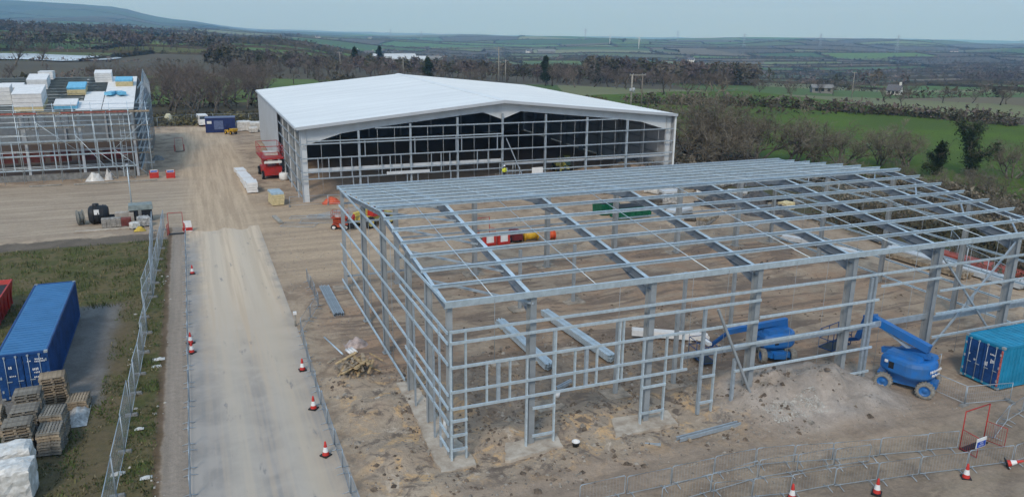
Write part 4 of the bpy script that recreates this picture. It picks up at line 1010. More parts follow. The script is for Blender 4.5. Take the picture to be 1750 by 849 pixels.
# scaffold, its own thing
SC = thing('scaffold', 'tube scaffold with red boards along the front of the left building', 'scaffold', (CX, CYY-1.4, 0))
for k in range(13):
    x = 1.6-k*2.1
    for y in (-.3, .75):
        MB().tube([(x, y, 0), (x, y, 9.9 if y < 0 else 9.0)], .035, 5).build('standard', galv, SC)
for z in (1.9, 3.9, 5.9, 7.6, 8.55, 9.1, 9.65):
    for y in (-.3, .75):
        if z > 9 and y > 0: continue
        MB().tube([(2.0, y, z), (-24, y, z)], .03, 5).build('ledger', galv, SC)
for z in (4.9, 6.8):
    for j in range(9):
        if j % 4 != 2: MB().box((.8-j*2.55, .25, z), (2.45, .9, .06)).build('board', wood_g, SC)
for z, c in ((8.5, red_b), (3.0, red_b)):
    for j in range(10):
        m = mat('pink weathered boards', (.42, .24, .2), .85, 0, .25, 2, rand=.15) if z > 5 else red
        if z < 5 and j in (3, 7): continue
        MB().box((.8-j*2.55, .22 if z > 5 else 1.9, z), (2.45, 1.0, .06)).build('board', m if j % 3 else wood, SC)
for j in range(10): MB().box((.8-j*2.55, -.34, 8.66), (2.45, .04, .2)).build('toe_board', mat('faded red board', (.33, .11, .085), .8, 0, .25, 2) if j % 4 else wood, SC)
for x0, x1, z0, z1 in [(1.6, -2.6, 0, 3.9), (-2.6, 1.6, 3.9, 7.6), (-.5, -4.7, 0, 3.9), (-6.8, -11, 3.9, 7.6), (-2.6, -6.8, 0, 5.9)]: MB().tube([(x0, -.36, z0), (x1, -.36, z1)], .03, 5).build('diagonal_brace', galv, SC)
for k in range(12): MB().box((-1.4, .22, .5+k*.62), (.5, .04, .04)).build('ladder_rung', galv, SC)
for x in (-1.15, -1.65): MB().tube([(x, .22, .1), (x, .22, 8.6)], .03, 5).build('ladder_rail', galv, SC)
S2 = thing('scaffold', 'scaffold edge rails and green netting up the right gable of the left building', 'scaffold', (CX+.9, CYY, 0))
for k in range(15):
    y = -.5+k*2.5; MB().tube([(0, y, 0), (0, y, cz(max(0, min(CD, y)))+1.3)], .035, 5).build('standard', galv_d, S2)
for s in (0, 1):
    for dz in (.4, .9, 1.25):
        a_, b_ = (0, 0 if s == 0 else CD, CH+dz), (0, CD/2, CH+CR+dz); MB().tube([a_, b_], .03, 5).build('guard_rail', galv_d, S2)
for z in (2, 4, 6, 8): MB().tube([(0, -.6, z), (0, 34.6, z)], .03, 5).build('ledger', galv_d, S2)
nmb = MB(); nmb.add([(-.05, 12, cz(12)+.1), (-.05, CD/2, cz(CD/2)+.1), (-.05, CD/2, cz(CD/2)+1.1), (-.05, 12, cz(12)+1.1)], [(0, 1, 2, 3)]); nmb.build('netting', mat('green debris net', (.06, .17, .15), .9, 0, .2, 3), S2)
# packs of insulation board on that roof
PITCH_C = math.atan(CR/(CD/2))
def board_stack(x, y, z, w_, d_, h_, rz, label, top=white_p, side=None, group=None, tilt=0., layers=4, name='insulation_stack', cat='insulation stack'):
    t = thing(name, label, cat, (x, y, z), rz, group); t.rotation_euler = (tilt, 0, rz); r = random.Random(int(x*91+y*37))
    for k in range(layers):
        hh = h_/layers; MB().box((r.uniform(-.03, .03), r.uniform(-.03, .03), hh*(k+.5)), (w_, d_, hh*.93)).build('board_pack', (side if side and (k < 1 or (layers == 4 and h_ < 1.1 and k < 3)) else top), t)
    MB().box((0, 0, h_+.0), (w_*1.01, d_*1.01, .04)).build('wrapping', top, t); return t
def heap(name, label, cat, x, y, rx_, ry_, h, m, seed, n=16, parent=None):
    mb = MB(); vs = []; 
    for j in range(n+1):
        for i in range(n+1):
            u_, v_ = i/n*2-1, j/n*2-1; d = min(1, math.hypot(u_, v_)); z = h*(1-d*d)*(1+.5*noise.noise(Vector((u_*2.2, v_*2.2, seed)))+.3*noise.noise(Vector((u_*5, v_*5, seed+3))))
            vs.append((u_*rx_, v_*ry_, max(-.1, z)))
    mb.add(vs, [(j*(n+1)+i, j*(n+1)+i+1, (j+1)*(n+1)+i+1, (j+1)*(n+1)+i) for j in range(n) for i in range(n)], True)
    o = mb.build(name, m, None, (x, y, .03)); tag(o, label, cat); return o
GS = 'insulation packs on the left building roof'
board_stack(-22.31, 119.62, 9.54, 2.6, 2.2, 2.2, 0, 'white stack at the extreme left end of the left building roof', white_p, None, GS, tilt=(PITCH_C if 119.62 < 131 else 0))
board_stack(-21.44, 122.71, 10.09, 2.6, 2.6, 1.4, 0, 'tall white wrapped stack third from the left on that roof', white_p, None, GS, tilt=(PITCH_C if 122.71 < 131 else 0))
board_stack(-18.72, 117.46, 9.16, 3.2, 4.6, 2.2, 0, 'biggest white insulation stack with a cream base, nearest the roof edge', white_p, cream, GS, tilt=(PITCH_C if 117.46 < 131 else 0))
board_stack(-19.03, 127.52, 10.94, 2.4, 3.4, 1.3, 0, 'white stack behind the biggest one', white_p, None, GS, tilt=(PITCH_C if 127.52 < 131 else 0))
board_stack(-18.5, 131.41, 11.63, 1.8, 2.4, 1.1, 0, 'small white stack on the ridge behind the others', white_p, None, GS, tilt=(PITCH_C if 131.41 < 131 else 0))
board_stack(-11.15, 130.2, 11.41, 2.2, 2.0, 1.3, 0, 'white pack standing alone on the ridge', white_p, None, GS, tilt=(PITCH_C if 130.2 < 131 else 0))
board_stack(-14.05, 124.02, 10.32, 2.2, 3.2, 1.0, 0, 'bright blue topped pack with cream edges on open purlins', foam, cream, GS, tilt=(PITCH_C if 124.02 < 131 else 0))
board_stack(-14.76, 117.14, 9.1, 2.6, 2.8, 0.6, 0, 'low white pack with blue end near the roof edge', white_p, foam, GS, tilt=(PITCH_C if 117.14 < 131 else 0))
board_stack(-8.39, 127.69, 10.97, 2.2, 2.0, 0.9, 0, 'bright blue topped pack on the white sheets near the ridge', foam, cream, GS, tilt=(PITCH_C if 127.69 < 131 else 0))
t = thing('insulation_stack', 'slumped bright blue packs in a heart shape on the white sheets', 'insulation stack', (-9.26, 122.21, 10.07), 0, GS)
for s in (-1, 1): MB().box((s*.55, 0, .2), (.95, 2.4, .4), s*.3).build('board_pack', foam, t)
# white liner sheets laid on the right end of that roof
for i, (x0, x1, y0, y1) in enumerate([(-3.6, 0.1, .2, 5.8), (-3.6, 0.1, 5.9, 11.6), (-3.6, 0.1, 11.7, 17.3), (-6.6, -3.7, .2, 4.4), (-6.0, -3.7, 4.5, 9.0)]):
    p, q = (((x0+x1)/2), y0, cz(y0)+.22), (((x0+x1)/2), y1, cz(y1)+.22)
    MB().prof(BSEC(x1-x0, .06), p, q).build('roof_sheet', white_p, Cb)

# ------------------------------------------------------------------ shipping containers
def container(L, side, roof, door, label, loc, rz, extra=None, marks=(), stripe=None):
    """door end at -y; origin at the near-end centre of the base"""
    W_, H_ = 2.44, 2.59; t = thing('shipping_container', label, 'container', loc, rz)
    def corr(p, q): return corrugated(p, q, H_-.30, .15, side, 'side_wall', t, .28, .045, .02)
    corr((W_/2-.05, .12), (W_/2-.05, L-.12)); corr((-W_/2+.05, L-.12), (-W_/2+.05, .12)); corr((W_/2-.12, L-.04), (-W_/2+.12, L-.04))
    rf = MB(); n = int(L/.4)
    for i in range(n):
        y = .1+(L-.2)*(i+.5)/n; rf.box((0, y, H_-.055), (W_-.16, (L-.2)/n, .03)); rf.box((0, y, H_-.03), (W_-.4, .16, .028))
    rf.build('roof', roof, t)
    fr_ = MB()
    for sx in (-1, 1):
        for y in (.07, L-.07): fr_.box((sx*(W_/2-.07), y, H_/2), (.14, .14, H_-.24))
        fr_.box((sx*(W_/2-.04), L/2, H_-.07), (.08, L-.3, .14)); fr_.box((sx*(W_/2-.04), L/2, .08), (.08, L-.3, .15))
    for y in (.05, L-.05): fr_.box((0, y, H_-.08), (W_-.3, .1, .16)); fr_.box((0, y, .08), (W_-.3, .1, .15))
    fr_.build('frame', side, t)
    for sx in (-1, 1):
        for y in (.08, L-.08):
            for z in (.06, H_-.06): MB().box((sx*(W_/2-.085), y, z), (.18, .17, .125)).build('corner_casting', primer, t)
    for sx in (-1, 1):
        d = MB(); d.box((sx*.55, .02, H_/2), (1.06, .05, H_-.36))
        for k in range(4): d.box((sx*.55, -.012, .45+k*.56), (.98, .03, .34))
        dd = d.build('door', door, t)
        for k in (-.28, .26):
            bb = MB(); bb.tube([(sx*.55+k, -.055, .1), (sx*.55+k, -.055, H_-.1)], .018, 6); bb.box((sx*.55+k+.1, -.07, 1.05), (.26, .02, .05)); bb.box((sx*.55+k, -.05, .14), (.1, .06, .1)); bb.box((sx*.55+k, -.05, H_-.14), (.1, .06, .1))
            bb.build('locking_bar', galv_d, dd)
        for k in range(3): MB().box((sx*1.1, -.02, .5+k*.8), (.08, .06, .14)).build('hinge', galv_d, dd)
    for (x, z, w_, h_) in marks:
        r = random.Random(int(x*100+z*7)); m = MB(); n = max(1, int(w_/.07))
        for i in range(n): m.box((x-w_/2+w_*(i+.5)/n, -.032, z+r.uniform(-.2, .2)*h_*.3), (w_/n*.62, .006, h_*r.uniform(.6, 1)))
        m.build('painted_mark', white_p, t)
    if stripe: MB().box((W_/2-.06, -.015, H_/2), (.10, .03, H_-.4)).build('reflective_strip', stripe, t)
    return t
container(12.9, cblue, croof, cblue, 'long dark blue shipping container with its doors facing the pallet stacks', (-9.65, 46.4, .08), 0,
          marks=[(.78, 2.18, .42, .11), (.8, 2.05, .5, .1), (.55, 1.62, .3, .16), (.6, 1.42, .3, .1), (.55, 1.15, .26, .12), (-.62, 1.85, .18, .18), (-.55, 1.35, .32, .09), (.3, 2.1, .2, .08)])
DIRR = math.atan2(30.85-28.03, 41.5-41.4)
c2 = container(6.06, tblue, mat('turquoise container roof', (.02, .25, .42), .5, 0, .15, 1), cblue, 'short bright blue shipping container behind the boom lift, doors facing left', (41.45, 29.45, .08), -pi/2,
          marks=[(.62, 1.95, .34, .1), (.66, 1.55, .24, .26), (.1+.2, 1.3, .22, .3), (-.8, 1.5, .12, .14), (-.42, 1.25, .14, .14)], stripe=mat('red and white tape', (.6, .16, .13), .5, 0, .3, 14))
# ------------------------------------------------------------------ red open skip at far left
sk = thing('skip', 'red steel skip with a dark open top behind the long container', 'skip', (-15.0, 61.0, .05))
mb = MB(); mb.add([(-1.7, -2.6, 0), (1.7, -2.6, 0), (1.7, 2.6, 0), (-1.7, 2.6, 0), (-1.9, -3.2, 1.75), (1.9, -3.2, 1.75), (1.9, 3.2, 1.75), (-1.9, 3.2, 1.75), (-1.8, -3.1, 1.75), (1.8, -3.1, 1.75), (1.8, 3.1, 1.75), (-1.8, 3.1, 1.75), (-1.6, -2.5, .3), (1.6, -2.5, .3), (1.6, 2.5, .3), (-1.6, 2.5, .3)],
       [(0, 3, 2, 1), (0, 1, 5, 4), (1, 2, 6, 5), (2, 3, 7, 6), (3, 0, 4, 7), (4, 5, 9, 8), (5, 6, 10, 9), (6, 7, 11, 10), (7, 4, 8, 11), (8, 9, 13, 12), (9, 10, 14, 13), (10, 11, 15, 14), (11, 8, 12, 15), (12, 13, 14, 15)])
mb.build('body', red, sk)
for k in range(5): MB().box((1.84, -2.2+k*1.1, .95), (.09, .12, 1.5)).build('rib', red, sk)
MB().box((0, 0, 1.45), (3.4, 5.6, .1)).build('netting', mat('black skip sheet', (.03, .035, .04), .8, 0, .3, 3), sk)  # plain black sheet across the open top
for k in range(2): MB().box((.9-k*1.2, -3.17, 1.2), (.6, .03, .25)).build('painted_mark', white_p, sk)
# ------------------------------------------------------------------ pallets
def make_pallet(m):
    t = thing('pallet', 'x', 'pallet'); bd = MB().box((0, 0, 0), (1.2, .11, .022)).mesh('slat', m); bl = MB().box((0, 0, 0), (.12, 1.0, .09)).mesh('bearer', m)
    for k in range(7): o = bpy.data.objects.new('slat', bd); COL.objects.link(o); o.parent = t; o.location = (0, -.44+k*.147, .135)
    for k in range(3): o = bpy.data.objects.new('bearer', bl); COL.objects.link(o); o.parent = t; o.location = (-.54+k*.54, 0, .078)
    for k in range(3): o = bpy.data.objects.new('slat', bd); COL.objects.link(o); o.parent = t; o.location = (0, -.44+k*.44, .022)
    return t
pw = [make_pallet(wood), make_pallet(wood_g), make_pallet(wood_n)]; pu = [0, 0, 0]
def put_pallet(kind, x, y, z, rz, label, grp):
    if not pu[kind]: o = pw[kind]; pu[kind] = 1; o.location = (x, y, z); o.rotation_euler = (0, 0, rz); o['label'] = label
    else: o = copy_tree(pw[kind], None, (x, y, z), rz, label)
    o['group'] = grp; return o
pr_ = random.Random(77)
ORD = ['topmost', 'second from top', 'third from top', 'fourth from top', 'fifth from top', 'sixth from top', 'seventh from top', 'eighth from top', 'ninth from top', 'tenth from top', 'eleventh from top', 'lowest']
def pstack(x, y, n, kind, rz, what, sx=1.):
    for k in range(n):
        put_pallet(kind if pr_.random() < .8 else 1-min(1, kind), x+pr_.uniform(-.05, .05), y+pr_.uniform(-.05, .05), .05+k*.148, rz+pr_.uniform(-.05, .05), '%s pallet %s' % (ORD[n-1-k], what), 'pallets stacked beside the grass verge')
pstack(-8.15, 45.3, 11, 0, 0.03, 'of the pale brown stack against the container doors')
pstack(-9.0, 43.2, 12, 1, 0.06, 'of the grey stack next in front of the brown one')
pstack(-8.9, 41.5, 11, 1, -0.03, 'of the grey stack with closed boards')
pstack(-8.9, 39.7, 12, 1, 0.05, 'of the grey stack nearest the wrapped loads')
pstack(-10.6, 42.8, 8, 0, 1.6, 'of the low stack at the left frame edge')
pstack(-10.7, 40.4, 9, 2, 0.1, 'of the fresh pale stack at the left edge')
pstack(-7.65, 41.4, 9, 1, 1.5, 'of the stack half hidden behind the grey ones')
pstack(-7.6, 39.8, 8, 1, 1.5, 'of the leaning stack at the grass edge')
pstack(-7.0, 44.6, 3, 0, 1.5, 'of the low stack beside the brown one')
# ------------------------------------------------------------------ shrink-wrapped pallet loads
def wrapped(x, y, w_, d_, h_, rz, label, m=wrap, seed=0, name='wrapped_pallet', cat='wrapped pallet'):
    r = random.Random(seed); t = thing(name, label, cat, (x, y, 0), rz); mb = MB(); nx, ny, nz = 7, 7, 6; V = {}; vs = []
    def P_(i, j, k):
        if (i, j, k) not in V:
            a_, b_, c_ = i/nx*2-1, j/ny*2-1, k/nz; f = 1-.06*c_**4
            p = Vector((a_*w_/2*f, b_*d_/2*f, .15+c_*(h_-.15)))
            if k == nz: p.z -= .18*h_*max(abs(a_), abs(b_))**6*.4
            p += Vector((r.gauss(0, .02), r.gauss(0, .02), r.gauss(0, .022)))+Vector((noi(p.x+x, p.z, .4, 1), noi(p.y, p.z+x, .4, 2), noi(p.x, p.y+y, .4, 3)))*.06
            V[(i, j, k)] = len(vs); vs.append(p)
        return V[(i, j, k)]
    fs = []
    for i in range(nx):
        for j in range(ny): fs.append((P_(i, j, nz), P_(i+1, j, nz), P_(i+1, j+1, nz), P_(i, j+1, nz)))
    for k in range(nz):
        for i in range(nx): fs += [(P_(i, 0, k), P_(i+1, 0, k), P_(i+1, 0, k+1), P_(i, 0, k+1)), (P_(i+1, ny, k), P_(i, ny, k), P_(i, ny, k+1), P_(i+1, ny, k+1))]
        for j in range(ny): fs += [(P_(0, j+1, k), P_(0, j, k), P_(0, j, k+1), P_(0, j+1, k+1)), (P_(nx, j, k), P_(nx, j+1, k), P_(nx, j+1, k+1), P_(nx, j, k+1))]
    mb.add(vs, fs, False); mb.build('wrapping', m, t)
    pm = MB(); pm.box((0, 0, .13), (w_*.98, d_*.98, .03)); [pm.box((k*w_*.4, 0, .06), (.12, d_*.95, .1)) for k in (-1, 0, 1)]; pm.build('pallet_base', wood_g, t); return t
wrapped(-8.75, 37.5, 1.5, 1.3, 1.75, .05, 'white shrink-wrapped pallet load at the front left corner', wrap, 1)
wrapped(-8.5, 35.9, 1.5, 1.4, 1.7, -.04, 'nearest white shrink-wrapped pallet load, cut by the frame edge', wrap, 2)
wrapped(-10.3, 37.2, 1.4, 1.3, 1.6, .02, 'white wrapped load at the extreme left edge', wrap, 3)
wrapped(-10.0, 35.6, 1.4, 1.3, 1.5, .0, 'wrapped load with brown cardboard showing, bottom left corner', wrapd, 4)
heap('plastic_sheet', 'clear plastic sheet slumped between the pallet stacks and the grass', 'plastic sheet', -6.9, 43.2, .5, 1.3, .35, wrapd, 7)
# ------------------------------------------------------------------ traffic cones
def make_cone():
    t = thing('traffic_cone', 'x', 'cone'); MB().box((0, 0, .03), (.42, .42, .06)).build('base', black, t)
    MB().lathe((0, 0, 0), [(.17, .06), (.135, .22)], 14).build('body', red_b, t)
    MB().lathe((0, 0, 0), [(.135, .22), (.085, .46)], 14).build('sleeve', white_p, t)
    MB().lathe((0, 0, 0), [(.085, .46), (.045, .72), (.03, .75), (0, .75)], 14).build('tip', red_b, t); return t
cone0 = make_cone(); cone0['group'] = 'traffic cones'
cone0.location = (-1.08, 66.97, .07); cone0['label'] = 'red and white cone standing alone highest up the left side of the haul road'
copy_tree(cone0, None, (-1.36, 51.49, 0.07), 0.69, 'red and white upper cone of the touching pair left of the haul road')
copy_tree(cone0, None, (-1.31, 49.87, 0.07), 0.77, 'red and white lower cone of the touching pair left of the haul road')
copy_tree(cone0, None, (4.76, 44.84, 0.07), 0.09, 'red and white farthest of the three cones on the right side of the haul road')
copy_tree(cone0, None, (4.65, 39.64, 0.07), 0.91, 'red and white middle of the three cones on the right side, dirty orange')
copy_tree(cone0, None, (4.49, 34.6, 0.07), 0.63, 'red and white nearest of the three cones on the right side of the haul road')
copy_tree(cone0, None, (26.86, 22.78, 0.02), 0.66, 'red and white nearest cone against the front barriers, bottom right')
copy_tree(cone0, None, (31.72, 22.25, 0.02), 0.92, 'red and white cone at the barrier foot below the red gate')
o = copy_tree(cone0, None, (34.35, 22.28, .2), .5, 'red and white cone tipped over against the barrier, far right'); o.rotation_euler = (1.2, 0, .9)
o = copy_tree(cone0, None, (23.01, 23.80, .02), .5, 'red cone tip just showing at the bottom edge of the view')
# ------------------------------------------------------------------ temporary mesh fencing
def mesh_infill(L, H_, dx=.14, dz=.3, r=.0026):
    mb = MB(); n = int(L/dx)
    for i in range(1, n): x = i*L/n; mb.prof([(-r, -r), (r, -r), (0, r)], (x, 0, .12), (x, 0, H_-.03), cap=False)
    for k in range(1, int(H_/dz)): mb.prof([(-r, -r), (r, -r), (0, r)], (.02, 0, .1+k*dz), (L-.02, 0, .1+k*dz), cap=False)
    return mb
PM = {}
def panel_parts(L, H_):
    key = (round(L, 1), H_)
    if key not in PM:
        f = MB(); f.tube([(.02, 0, .02), (.02, 0, H_)], .022, 6); f.tube([(L-.02, 0, .02), (L-.02, 0, H_)], .022, 6); f.tube([(.02, 0, H_-.02), (L-.02, 0, H_-.02)], .022, 6); f.tube([(.02, 0, .12), (L-.02, 0, .12)], .018, 6)
        ft = MB().box((0, 0, .07), (.24, .65, .13), tp=(.8, .9))
        PM[key] = (f.mesh('fence_panel', galv_d), mesh_infill(L, H_).mesh('wire_mesh', galv_d), ft.mesh('fence_foot', conc_d))
    return PM[key]
def fence(pts, label, H_=2.0, step=3.45, name='mesh_fence', cat='fence', lean=0., feet=True):
    t = thing(name, label, cat, (pts[0][0], pts[0][1], 0)); o0 = Vector((pts[0][0], pts[0][1], 0)); n_ = 0; fr_ = random.Random(int(pts[0][0]*13))
    for p, q in zip(pts[:-1], pts[1:]):
        p, q = Vector((*p[:2], 0)), Vector((*q[:2], 0)); L = (q-p).length; k = max(1, round(L/step)); Lp = L/k
        for j in range(k):
            a_ = p+(q-p)*(j/k)-o0; ang = math.atan2(q.y-p.y, q.x-p.x)+fr_.uniform(-.015, .015); ms = panel_parts(Lp, H_)
            pn = bpy.data.objects.new('fence_panel', ms[0]); COL.objects.link(pn); pn.parent = t; pn.location = (a_.x, a_.y, .05); pn.rotation_euler = (lean+fr_.uniform(-.02, .02), 0, ang)
            wm = bpy.data.objects.new('wire_mesh', ms[1]); COL.objects.link(wm); wm.parent = pn
            if feet: f_ = bpy.data.objects.new('fence_foot', ms[2]); COL.objects.link(f_); f_.parent = t; f_.location = a_; f_.rotation_euler = (0, 0, ang)
    return t
fence([(-3.45, 83.2), (-3.7, 72.3), (-3.9, 62.0), (-4.3, 57.6), (-4.0, 54.4), (-4.15, 47.6), (-4.35, 42.3), (-4.5, 34.4), (-4.7, 26)], 'tall grey mesh fence winding down the grass verge left of the road')
fence([(-4.5, 83.0), (-4.1, 66.0), (-4.5, 60.2)], 'short second run of mesh fence beside the top of the verge fence')
fence([(-8.2, 163), (-4, 168.5), (4, 170), (14, 168)], 'back mesh fence at the far end of the haul road')
fence([(60.6, 91), (64, 86), (70, 76), (75, 66)], 'mesh fence running away from the right corner of the white-roofed building')
fence([(9.3, 89.6), (13.5, 89.3), (19, 88.2), (26, 88.5)], 'low line of mesh fence along the open front of the white-roofed building', H_=1.1)
fence([(40.9, 27.0), (38.1, 27.6), (37.8, 30.8), (40.6, 31.4)], 'mesh fence panels enclosing the container doors', H_=1.15)
fence([(64.5, 51), (60.5, 46), (58.5, 40.5)], 'mesh fence behind the long steel packs on the right')
# pedestrian barriers
BM_ = {}
def barrier_mesh(L, H_=1.05):
    key = round(L, 1)
    if key not in BM_:
        f = MB(); f.tube([(0, 0, .18), (0, 0, H_-.06), (.06, 0, H_), (L-.06, 0, H_), (L, 0, H_-.06), (L, 0, .18), (0, 0, .18)], .02, 6)
        b = MB()
        for i in range(1, int(L/.16)): b.prof([(-.003, -.003), (.003, -.003), (0, .003)], (i*.16, 0, .18), (i*.16, 0, H_), cap=False)
        ft = MB(); [ft.tube([(x, -.32, .02), (x, -.02, .09), (x, .32, .02)], .018, 5) for x in (.3, L-.3)]
        [ft.tube([(x, 0, .09), (x, 0, .2)], .018, 5) for x in (.3, L-.3)]
        BM_[key] = (f.mesh('barrier_panel', galv_d), b.mesh('barrier_bars', galv_d), ft.mesh('barrier_feet', galv_d))
    return BM_[key]
def barriers(pts, label, H_=1.05, step=2.3):
    t = thing('pedestrian_barrier', label, 'barrier', (pts[0][0], pts[0][1], 0)); o0 = Vector((pts[0][0], pts[0][1], 0)); r = random.Random(int(pts[0][0]*7+pts[0][1]))
    for p, q in zip(pts[:-1], pts[1:]):
        p, q = Vector((*p[:2], 0)), Vector((*q[:2], 0)); L = (q-p).length; k = max(1, round(L/step)); Lp = L/k
        for j in range(k):
            a_ = p+(q-p)*(j/k)-o0; ang = math.atan2(q.y-p.y, q.x-p.x)+r.uniform(-.02, .02); ms = barrier_mesh(Lp-.04)
            pn = bpy.data.objects.new('barrier_panel', ms[0]); COL.objects.link(pn); pn.parent = t; pn.location = (a_.x, a_.y, .03+site_z(a_.x+o0.x, a_.y+o0.y)*.5); pn.rotation_euler = (r.uniform(-.03, .03), 0, ang)
            for nm, mm in (('barrier_bars', ms[1]), ('barrier_feet', ms[2])): o = bpy.data.objects.new(nm, mm); COL.objects.link(o); o.parent = pn
    return t
barriers([(-1.52, 80.4), (-1.5, 67), (-1.5, 50), (-1.52, 40), (-1.48, 26)], 'line of low grey barriers between the footpath and the haul road')
barriers([(7.4, 62.0), (7.3, 55.5), (5.45, 50.7)], 'upper run of low barriers bending round the timber pile')
barriers([(5.42, 50.6), (5.15, 44.2), (5.05, 37.4), (4.98, 30.8), (4.95, 25)], 'line of low barriers along the right edge of the haul road')
barriers([(14, 26.6), (23.1, 26.4), (26.9, 25.55), (31.8, 24.55), (33.5, 24.2)], 'back row of low grey barriers across the track, ending at the red gate')
barriers([(17.2, 25.2), (22.5, 25.45), (26.58, 25.11), (28.5, 24.8)], 'middle row of low grey barriers, doubled behind the front row')
barriers([(19.5, 24.7), (23.04, 23.94), (25.34, 23.75), (29.75, 23.1), (34.82, 22.27), (38.5, 22.6)], 'front row of low grey barriers, cones standing at its feet')
barriers([(36.0, 24.2), (38.4, 25.3), (42, 26.2)], 'short barrier run right of the red gate')
# red gate barriers
def red_gate(x, y, rz, label, sign=None, arch=True, W_=1.9):
    t = thing('gate_barrier', label, 'gate', (x, y, 0), rz)
    for x0 in (-W_/2, W_/2): MB().tube([(x0, 0, 0), (x0, 0, 2.1 if arch else 1.1)], .03, 6).build('post', red, t)
    if arch: MB().tube([(-W_/2, 0, 2.1), (W_/2, 0, 2.1)], .03, 6).build('top_bar', red, t)
    for s in (-1, 1):
        g_ = MB(); X0 = s*W_/2
        g_.tube([(X0, 0, .15), (X0, 0, 1.15), (X0+s*.15, -.95, 1.15), (X0+s*.15, -.95, .15), (X0, 0, .15)], .024, 6)
        for k in range(1, 9): g_.prof([(-.006, -.006), (.006, -.006), (0, .006)], (X0+s*.15*k/9, -.95*k/9, .15), (X0+s*.15*k/9, -.95*k/9, 1.15), cap=False)
        g_.build('side_panel', red, t)
    MB().box((0, -.1, .05), (W_, .3, .08)).build('foot_plate', black, t)
    if sign:
        s_ = MB().box((-W_/2-.05, -.99, .95), (.72, .03, .5)).build('sign', white_p, t)
        MB().box((-W_/2-.05, -1.008, .88), (.66, .01, .3)).build('blue_panel', blueband, s_)
        text_mesh('lettering', 'SITE\nENTRY', .13, white_p, s_, Matrix.Translation((-W_/2-.05, -1.016, .88)) @ Matrix.Rotation(pi/2, 4, 'X'), .001)
    return t
red_gate(34.6, 24.3, .1, 'red walk-through gate with a small white and blue sign among the barriers', True)
red_gate(-2.35, 81.2, 0, 'red walk-through gate at the top of the footpath', W_=1.3)
red_gate(-2.2, 135, 0, 'small red gate far along the left edge of the haul road', W_=1.2)
def sign_barrier(x, y, label, col=blueband, m=red_b):
    t = thing('sign_barrier', label, 'barrier', (x, y, 0))
    f = MB(); f.box((0, 0, .55), (1.1, .06, 1.0)); f.box((-.4, 0, .04), (.08, .5, .08)); f.box((.4, 0, .04), (.08, .5, .08)); f.build('panel', m, t)
    MB().box((0, -.045, .95), (.9, .02, .34)).build('sign', white_p, t); MB().box((0, -.062, .92), (.8, .012, .18)).build('blue_panel', col, t); return t
sign_barrier(-5.2, 112.4, 'red barrier with blue and white sign nearest the scaffold corner'); sign_barrier(-3.2, 111.7, 'red barrier with blue and white sign at the haul road edge')
t = thing('water_filled_barrier', 'white and red water-filled barrier at the head of the footpath barriers', 'barrier', (-1.35, 82.0, 0)); MB().box((0, 0, .5), (.9, .45, 1.), tp=(.8, .5)).build('body', white_p, t); MB().box((.0, .0, .25), (.92, .47, .3)).build('band', red_b, t)
t = thing('marker_post', 'small white topped marker post at the bend of the right barriers', 'marker post', (5.3, 52.4, 0)); MB().tube([(0, 0, 0), (0, 0, .9)], .06, 8).build('post', polep, t); MB().box((0, 0, .95), (.22, .22, .18)).build('cap', white_p, t)
# lamp post
t = thing('lamp_post', 'thin grey lighting column beside the plant and pallets at the cross track', 'lamp post', (-7.0, 95.1, 0)); MB().tube([(0, 0, 0), (0, 0, 4.7)], [.09, .05], 8).build('column', galv, t); MB().box((0, -.15, 4.75), (.22, .5, .12)).build('lamp_head', grey_clad, t)
# ------------------------------------------------------------------ wheels
def wheel(parent, x, y, r, wd, rim_m, ty=tyre_g, rz=0.):
    """axle along local x"""
    w_ = MB().lathe((0, 0, 0), [(r*.62, -wd*.42), (r*.66, -wd*.5), (r*.92, -wd*.5), (r, -wd*.36), (r, wd*.36), (r*.92, wd*.5), (r*.66, wd*.5), (r*.62, wd*.42)], 22, 'x').build('tyre', ty, parent, (x, y, r), rz)
    lg = MB()
    for k in range(18):
        a_ = 2*pi*k/18
        for s in (-1, 1):
            c = (s*wd*.24, r*1.0*cos(a_+s*.08), r*1.0*sin(a_+s*.08)); t_ = Vector((0, -sin(a_), cos(a_))); n_ = Vector((0, cos(a_), sin(a_)))
            lg.prof(BSEC(wd*.44, .05), Vector(c)-n_*.02-t_*0, Vector(c)+n_*.025, up=t_)
    lg.build('tread', ty, w_)
    MB().lathe((0, 0, 0), [(0, -wd*.2), (r*.2, -wd*.34), (r*.25, -wd*.2), (r*.55, -wd*.3), (r*.63, -wd*.44), (r*.63, wd*.44), (r*.55, wd*.3), (r*.25, wd*.2), (r*.2, wd*.34), (0, wd*.2)], 18, 'x').build('rim', rim_m, w_)
    return w_
